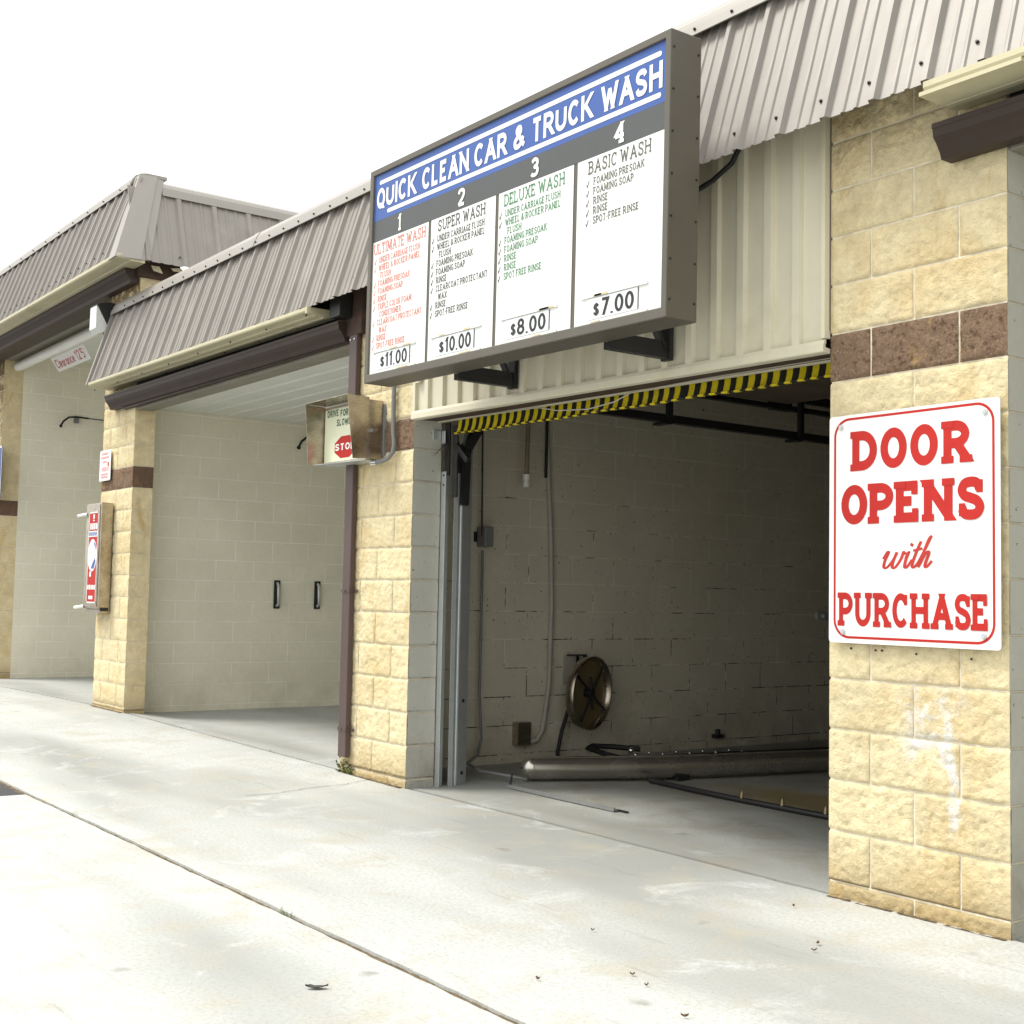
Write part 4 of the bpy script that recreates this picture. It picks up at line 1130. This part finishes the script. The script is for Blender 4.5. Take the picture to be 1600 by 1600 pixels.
b = MB(); P = rrect_pts(-5.757, -5.445, 2.222, 2.522, .02, 4); b.prism(P, -.034, -.030, 'y', 'white')
y_ = -.0348
text(b, 'VIDEO', -5.70, 2.315, .21, .042, y_, 'pink', v=.25, hz=.2)
for z, w in ((2.485, .21), (2.448, .23), (2.405, .14), (2.285, .20), (2.258, .2)):
    n = int(w / .024)
    for k in range(n): rect(b, -5.60 - w / 2 + k * .024, -5.60 - w / 2 + k * .024 + .017, z - .010, z + .010, y_, 'pink')
rect(b, -5.53, -5.49, 2.36, 2.40, y_, 'red')
tag(b.build('video_notice', None), 'small white notice with faded pink lettering above the vending box', 'sign')
LO = (-5.66, -.1, 3.79)
lamp = thing('wall_light', 'unlit black wall pack light with clear lens beside the low mansard end', 'wall light', LO)
b = MB()
b.prism([(.0, 3.655), (.0, 3.955), (-.06, 3.965), (-.185, 3.935), (-.185, 3.922), (-.06, 3.70), (-.05, 3.65)], -5.755, -5.555, 'x'); b.build('housing', 'black', lamp, LO, bevel=.004)
b = MB(); b.prism([(-.190, 3.918), (-.192, 3.70), (-.150, 3.650), (-.062, 3.69), (-.16, 3.90)], -5.752, -5.565, 'x', 'lens')
b.build('lens', None, lamp, LO)
CO = (-8.1, .40, 4.03)
clr = thing('clearance_bar', 'long white tube with a red lettered clearance tag across the tall bay', 'clearance bar', CO)
b = MB(); b.tube([(-10.40, .40, 4.03), (-5.60, .40, 4.04)], .058, 18); b.build('tube', 'poly', clr, CO)
b = MB(); b.tube([(-10.46, .40, 4.03), (-10.40, .40, 4.03)], .03, 8); b.tube([(-10.50, .40, 4.10), (-10.46, .40, 4.06), (-10.44, .40, 4.02)], .012, 6); b.build('hanger', 'galv', clr, CO)
# tag panel swings a little back at its foot
def tp(u, w, o=0.):  # u along, w down
    return (-9.22 + u, .46 + w * .70 - o, 3.985 - w)
b = MB(); n0 = [tp(0, 0), tp(1.22, 0), tp(1.22, .155), tp(0, .155)]
b.add(n0 + [(x, y + .004, z) for x, y, z in n0], [(0, 3, 2, 1), (4, 5, 6, 7), (0, 1, 5, 4), (1, 2, 6, 5), (2, 3, 7, 6), (3, 0, 4, 7)], 'whitepaint')
tb = MB(); text(tb, 'Clearance', 0.06, 0, .68, .095, 0, 'red', v=.16, hz=.13); text(tb, "12'5'", .82, 0, .32, .100, 0, 'red', v=.13, hz=.13)
tb.v = [tp(x, .125 - z, .002 - y) for x, y, z in tb.v]
b.build('tag_panel', None, clr, CO)
tb.build('lettering', None, clr, CO)
b = MB(); b.box(-11.2, -10.23, .205, .212, 2.30, 2.97, 'bluesign'); rect(b, -11.2, -10.23, 2.95, 2.97, .204, 'whitepaint'); rect(b, -10.245, -10.23, 2.30, 2.97, .204, 'whitepaint')
tag(b.build('blue_sign', None), 'blue sign with a white edge cut off at the picture edge', 'sign')
# wand booms in the bays
def boom(x, y, z, label):
    o = thing('hose_boom', label, 'hose boom', (x, y, z), 'hose booms on the bay walls')
    b = MB(); b.box(x, x + .05, y + .05, y + .11, z - .06, z + .015); b.build('swivel_bracket', 'pvc', o, (x, y, z))
    b = MB(); b.tube([(x + .09, y + .22, z + .01), (x + .09, y + .05, z + .015), (x + .09, y - .04, z), (x + .09, y - .11, z - .06), (x + .09, y - .14, z - .12)], .013, 8); b.ball((x + .09, y - .14, z - .125), .021); b.build('hose', 'rubber', o, (x, y, z))
    b = MB(); b.tube([(x + .09, y + .2, z + .01), (x + .09, y + 1.6, z - .03)], .011, 6); b.build('arm', 'pvc', o, (x, y, z)); return o
boom(-10.5, 1.12, 3.44, 'black hose boom with long arm on the far truck bay wall')
boom(-5.3, 1.98, 2.80, 'black hose boom tip poking out behind the stop box')
for y, lab in ((1.685, 'left one of two black upright clip handles on the cream bay wall'), (2.147, 'right one of two black upright clip handles on the cream bay wall')):
    o = thing('mat_clip', lab, 'clip', (-5.3, y, 1.15), 'floor mat clips on the bay wall')
    b = MB(); b.box(-5.299, -5.285, y - .035, y + .035, 1.01, 1.30); b.build('back_plate', 'black', o, (-5.3, y, 1.15), bevel=.006)
    b = MB(); b.tube([(-5.285, y, 1.27), (-5.24, y - .01, 1.25), (-5.23, y - .012, 1.15), (-5.245, y, 1.06), (-5.285, y, 1.04)], .014, 8); b.build('jaw', 'galv', o, (-5.3, y, 1.15))

# ================================================================== WASH BAY EQUIPMENT
W = -.68
TO = (.4, 1.5, .08)
t = thing('guide_tube', 'thick wet stainless tube guide rail bent along the dark bay floor', 'guide rail', TO)
b = MB()
path = [(.125, .865), (.30, 1.23), (.47, 1.60), (.60, 2.15), (.76, 2.95), (1.05, 4.5), (1.4, 6.5)]
b.tube([(x, y, .086) for x, y in path], .074, 20); b.ball((.125, .865, .086), .0745, None, 18, 12); b.build('tube', 'tube', t, TO)
b = MB()
for x, y in ((.52, 1.78), (.9, 3.7)): b = MB(); b.box(x - .06, x + .06, y - .05, y + .05, .001, .03); b.build('foot', 'black', t, TO)
b = MB(); b.tube([(.16, .80, .02), (.14, .72, .04), (-.10, .62, .055), (-.36, .70, .07), (-.50, .88, .10), (-.56, .95, .20), (-.60, .955, .5), (-.60, .955, 1.50)], .010, 8)
tag(b.build('supply_pipe', 'pvc'), 'thin grey pipe running from the door track to the tube end', 'pipe')
FO = (.8, .56, .01)
f = thing('floor_strip', 'low narrow metal strip bolted to the bay floor near the entry', 'floor strip', FO)
b = MB(); b.box(.30, 1.30, .545, .580, .004, .016); b.box(.30, 1.30, .548, .555, .016, .026); b.build('bar', 'pvc', f, FO)
b = MB(); b.box(.31, 1.36, .582, .606, .003, .009); b.build('edge', 'black', f, FO)
b = MB(); b.tube([(.31, .56, .02), (.31, .575, .09)], .008, 6); b.build('pin', 'black', f, FO)
NO = (1.4, 1.4, .02)
nz = thing('spray_manifold', 'dark low pipe across the bay floor carrying little brass spray nozzles', 'pipe', NO)
b = MB(); b.tube([(.56, 1.50, .018), (.9, 1.46, .018), (1.42, 1.425, .018), (2.4, 1.41, .018), (3.2, 1.40, .026)], .017, 10); b.build('pipe', 'black', nz, NO)
for x, y in ((1.43, 1.425), (1.745, 1.42), (2.06, 1.415), (2.4, 1.41)):
    b = MB(); b.tube([(x, y, .03), (x, y, .05), (x, y, .07)], .010, 8, rr=[.012, .010, .005]); b.build('nozzle', 'brass', nz, NO)
RO = (-.40, 2.02, .47)
reel = thing('drum_fan', 'round tarnished steel drum with black crossed bars on the dark bay wall', 'drum', RO)
ax = Vector((math.cos(R_(18)), math.sin(R_(18)), -.03)).normalized(); up = Vector((0, 0, 1)); sd_ = ax.cross(up).normalized(); up = sd_.cross(ax)
cen = Vector((-.46, 1.838, .494))
def ring(a, r, n=40): return [cen + ax * a + (sd_ * math.cos(2 * math.pi * k / n) + up * math.sin(2 * math.pi * k / n)) * r for k in range(n)]
b = MB(); rs = [ring(-.045, .258), ring(.022, .268), ring(.027, .262), ring(.025, .255), ring(-.036, .247)]
vs = [p for r in rs for p in r]; b.add(vs, [(j * 40 + k, j * 40 + (k + 1) % 40, (j + 1) * 40 + (k + 1) % 40, (j + 1) * 40 + k) for j in range(4) for k in range(40)], None, True)
b.build('rim', 'stain', reel, RO)
b = MB(); r0 = ring(-.0362, .247); b.add(r0 + [cen - ax * .042], [(k, (k + 1) % 40, 40) for k in range(40)]); b.add(ring(-.0455, .257), [tuple(range(40))[::-1]]); b.build('back_plate', 'brass', reel, RO)
b = MB()
for ang in (35, 125, 80):
    d = sd_ * math.cos(R_(ang)) + up * math.sin(R_(ang)); L_ = .235 if ang != 80 else .12
    b.tube([cen + ax * (.004 + ang * 1e-4) - d * L_, cen + ax * (.004 + ang * 1e-4) + d * L_], .010, 8)
b.tube([cen - ax * .04, cen + ax * .026], .032, 12); b.build('crossbar', 'black', reel, RO)
b = MB(); b.box(-.679, -.668, 1.75, 1.97, .545, .760); b.build('wall_plate', 'pvclight', reel, RO)
b = MB(); bent(b, [(-.668, 1.80, .752), (-.52, 1.83, .760)], (0, .02, 0), .012, (0, 0, 1)); bent(b, [(-.655, 1.87, .60), (-.655, 1.87, .755)], (0, .01, 0), .01, (1, 0, 0)); b.tube([(-.53, 1.83, .76), (-.48, 1.835, .74)], .012, 8); b.build('arm', 'black', reel, RO)
b = MB(); b.tube([(-.60, 1.80, .45), (-.61, 1.765, .38), (-.62, 1.71, .22), (-.625, 1.675, .06), (-.61, 1.67, .003)], .015, 8); b.build('drain_hose', 'rubber', reel, RO)
JO = (W, 1.36, .2)
b = MB(); b.box(W, W + .07, 1.30, 1.42, .125, .290)
jb = tag(b.build('junction_box', 'stain', None, JO, bevel=.005), 'small pale grey junction box low on the dark bay wall', 'junction box')
b = MB(); b.tube([(W + .03, 1.55, 3.0), (W + .03, 1.54, 2.45), (W + .03, 1.60, 1.6), (W + .03, 1.615, 1.1), (W + .03, 1.605, .55), (W + .03, 1.57, .32), (W + .03, 1.55, .22), (W + .03, 1.50, .15), (W + .035, 1.44, .145), (W + .035, 1.42, .15)], .0175, 10)
tag(b.build('conduit', 'pvclight'), 'long pale conduit running down the dark bay wall to the junction box', 'conduit')
b = MB(); b.tube([(W + .05, 1.53, 3.0), (W + .05, 1.525, 2.05)], .012, 6)  # short dark strip hanging beside the conduit top
tag(b.build('hanging_dark_strip', 'rubber'), 'short black strip beside the top of the long conduit', 'cable')
PO = (W + .25, 1.3, 2.1)
p = thing('drop_pipe', 'stained hanging pipe ending in a white plastic fitting inside the dark bay', 'pipe', PO)
b = MB(); b.tube([(W + .20, 1.25, 3.0), (W + .20, 1.235, 2.03)], .017, 10); b.build('pipe', 'pvcbrown', p, PO)
b = MB()
b.tube([(W + .20, 1.235, 2.045), (W + .20, 1.235, 2.004)], .024, 14); b.tube([(W + .20, 1.235, 2.003), (W + .20, 1.235, 1.99)], .017, 12); b.tube([(W + .20, 1.235, 1.989), (W + .20, 1.235, 1.955)], .024, 14); b.build('fitting', 'poly', p, PO)
SO2 = (-.55, .95, 1.55)
s_ = thing('sensor_box', 'small dark sensor box behind the door track', 'sensor', SO2)
b = MB(); b.box(-.66, -.56, .945, 1.02, 1.525, 1.665); b.build('case', 'pvc', s_, SO2, bevel=.006)
b = MB(); b.box(-.679, -.662, .93, 1.03, 1.56, 1.63); b.tube([(-.60, .945, 1.6), (-.60, .925, 2.9)], .007, 6); b.build('mount', 'black', s_, SO2)
# loose hose and chrome sprayer bar behind the tube
HO = (-.2, 1.9, .1)
h = thing('spray_bar', 'black hose loop feeding a thin bar of chrome spray tips behind the tube', 'spray bar', HO)
b = MB(); b.tube([(-.05, 1.84, .06), (-.20, 1.78, .085), (-.36, 1.74, .115), (-.38, 1.80, .125), (-.30, 1.93, .12), (-.16, 2.06, .11)], .019, 10); b.build('hose', 'rubber', h, HO)
b = MB(); b.tube([(-.05, 1.84, .06), (.02, 2.1, .075), (.16, 2.7, .085), (.45, 4.2, .09)], .013, 8); b.build('bar', 'black', h, HO)
b = MB()
for k in range(9):
    tt = k / 8; b = MB(); b.ball((-.03 + .20 * tt, 1.9 + .85 * tt, .092 + .012 * (k % 2)), .011 + .004 * (k == 0)); b.build('spray_tip', 'chrome', h, HO)
b = MB(); b.ball((-.10, 1.92, .115), .024); b.build('spray_tip', 'chrome', h, HO)
b = MB(); b.box(W + .002, W + .06, 3.3, 3.38, .08, .11); b.tube([(W + .03, 3.34, .11), (W + .03, 3.34, .15)], .02, 8)
tag(b.build('floor_anchor', 'black'), 'small dark anchor stub at the foot of the dark bay wall', 'anchor')
b = MB(); b.box(W, W + .03, 4.55, 4.72, 1.04, 1.10); b.box(W + .031, W + .06, 4.6, 4.66, 1.055, 1.085)
tag(b.build('wall_bracket', 'galv'), 'small pale metal bracket on the dark bay wall beside the right pillar', 'bracket')
# wires by the far right gutter
b = MB(); b.tube([(3.99, -.03, 2.905), (4.05, .0, 2.89), (4.10, .10, 2.875), (4.2, .3, 2.86), (4.5, .6, 2.88)], .004, 6)
tag(b.build('wire', 'wire_w'), 'thin white wire below the gutter at the upper right', 'wire')
b = MB(); b.tube([(4.05, .02, 2.93), (4.075, .05, 2.90), (4.11, .12, 2.875), (4.2, .2, 2.90)], .004, 6)
tag(b.build('wire', 'wire_b'), 'short blue wire loop below the gutter at the upper right', 'wire')

# ================================================================== SMALL LITTER
def leaf(x, y, ln, w, ang, key, label, group=None):
    b = MB(); c, s = math.cos(ang), math.sin(ang); P = np.zeros((3, 6, 3))
    rng = random.Random(int((x + y) * 1000))
    for i in range(6):
        u = i / 5 * 2 - 1; ww = w * (1 - abs(u) ** 2.2) + .001
        for j in range(3):
            q = (j - 1) * ww; lx = u * ln; P[j, i] = (x + c * lx - s * q, y + s * lx + c * q, .006 + .006 * abs(u) + .006 * abs(j - 1) * rng.random())
    b.grid(P, key, True)
    Q = P.copy(); Q[..., 2] -= .0015; b.grid(Q, key, True, flip=True)
    o = b.build('dry_leaf', None); tag(o, label, 'leaf', group); return o
leaf(3.267, -2.328, .034, .012, R_(60), 'leafgrey', 'larger dark wet leaf lying alone on the front slab')
for x, y, l_, w_, a in ((3.748, -.646, .016, .006, 2.1), (3.801, -.728, .014, .004, .9), (3.678, -1.439, .012, .006, .8), (3.556, -1.719, .012, .005, .3), (4.063, -1.585, .016, .004, .9), (3.332, -.296, .010, .005, 2), (3.786, -1.478, .010, .004, 1.3), (3.2, -1.2, .009, .004, 1.)):
    leaf(x, y, l_ * .7, w_ * .7, a, 'leaf', 'tiny brown leaf scrap on the pale concrete before the right pillar', 'leaf scraps on the driveway')
b = MB(); rng = random.Random(5)
for cx, cy, n, hh in ((2.404, -2.0, 14, .022), (-.077, -1.99, 6, .03), (-5.7, -.03, 7, .03), (-1.9, .02, 8, .02), (.6, -2.0, 5, .012)):
    for k in range(n):
        x = cx + rng.uniform(-.05, .05); y = cy + rng.uniform(-.008, .008); a = rng.uniform(0, 6.28); h_ = hh * rng.uniform(.5, 1.2)
        dx, dy = math.cos(a) * h_ * .7, math.sin(a) * h_ * .7; z = float(lift(x, y)) - .008
        b.add([(x - .003, y, z), (x + .003, y, z), (x + dx + .001, y + dy, z + h_ + .008)], [(0, 1, 2)])
tag(b.build('weeds', 'weed'), 'little green weeds sprouting from the concrete joints', 'weeds', kind='stuff')
b = MB(); rng = random.Random(8)
for k in range(60):
    x = rng.uniform(-.84, -.62); b.ball((x, -.018 + rng.uniform(-.012, .01), .012 + abs(rng.gauss(0, .035))), rng.uniform(.005, .013), None, 6, 4, (1, .6, .7))
tag(b.build('moss', 'moss'), 'green moss at the pillar foot under the brown downpipe', 'moss', kind='stuff')

# ================================================================== CAMERA, SKY, SUN
cam = bpy.data.cameras.new('Camera'); co = bpy.data.objects.new('Camera', cam); COL.objects.link(co)
yaw, pit, rol = .9366, .0659, .0202
f = Vector((-math.sin(yaw) * math.cos(pit), math.cos(yaw) * math.cos(pit), math.sin(pit)))
r = Vector((math.cos(yaw), math.sin(yaw), 0)); u = r.cross(f)
r2 = r * math.cos(rol) + u * math.sin(rol); u2 = -r * math.sin(rol) + u * math.cos(rol)
mw = Matrix(((r2.x, u2.x, -f.x, 6.7481), (r2.y, u2.y, -f.y, -4.2018), (r2.z, u2.z, -f.z, 1.1797), (0, 0, 0, 1)))
co.matrix_world = mw
cam.sensor_width = 36; cam.lens = 36 * 2006.48 / 1600; cam.clip_start = .05; cam.clip_end = 2000
SC.camera = co
SUN_EL, SUN_AZ = 58., 225.     # direction the light comes from, azimuth measured from +X
w = bpy.data.worlds.new('World'); SC.world = w; w.use_nodes = True
nt = w.node_tree; bg = nt.nodes['Background']
sky = nt.nodes.new('ShaderNodeTexSky'); sky.sky_type = 'NISHITA'; sky.sun_disc = False
sky.sun_elevation = R_(SUN_EL); sky.sun_rotation = R_(90 - SUN_AZ); sky.dust_density = 4; sky.ozone_density = 1; sky.air_density = 1
# bright overcast: a veil of white cloud over the clear-sky light
hs_ = nt.nodes.new('ShaderNodeMix'); hs_.data_type = 'RGBA'; hs_.inputs[0].default_value = .86
nt.links.new(sky.outputs[0], hs_.inputs[6]); hs_.inputs[7].default_value = (9, 9, 9, 1)
tcw = nt.nodes.new('ShaderNodeTexCoord'); sx_ = nt.nodes.new('ShaderNodeSeparateXYZ'); nt.links.new(tcw.outputs['Generated'], sx_.inputs[0])
cr = nt.nodes.new('ShaderNodeValToRGB'); nt.links.new(sx_.outputs[2], cr.inputs[0])
cr.color_ramp.elements[0].position = 0; cr.color_ramp.elements[0].color = (.68, .685, .68, 1)
cr.color_ramp.elements[1].position = 1; cr.color_ramp.elements[1].color = (1, 1, .98, 1)
mu_ = nt.nodes.new('ShaderNodeMix'); mu_.data_type = 'RGBA'; mu_.blend_type = 'MULTIPLY'; mu_.inputs[0].default_value = 1
nt.links.new(cr.outputs[0], mu_.inputs[6]); mu_.inputs[7].default_value = (17.5, 17.5, 17.3, 1)
nt.links.new(mu_.outputs[2], hs_.inputs[7])
nt.links.new(hs_.outputs[2], bg.inputs[0]); bg.inputs[1].default_value = .098
sl = bpy.data.lights.new('Sun', 'SUN'); sl.energy = 2.9; sl.angle = R_(20); sl.color = (1, .955, .87)
so = bpy.data.objects.new('Sun', sl); COL.objects.link(so)
d = Vector((math.cos(R_(SUN_AZ)) * math.cos(R_(SUN_EL)), math.sin(R_(SUN_AZ)) * math.cos(R_(SUN_EL)), math.sin(R_(SUN_EL))))
so.rotation_euler = (-d).to_track_quat('-Z', 'Y').to_euler()
vs_ = SC.view_settings; vs_.view_transform = 'Standard'; vs_.look = 'None'; vs_.gamma = 1; vs_.use_curve_mapping = False
vs_.exposure = .36
SC.cycles.max_bounces = 8; SC.cycles.diffuse_bounces = 5
SC.cycles.use_denoising = True
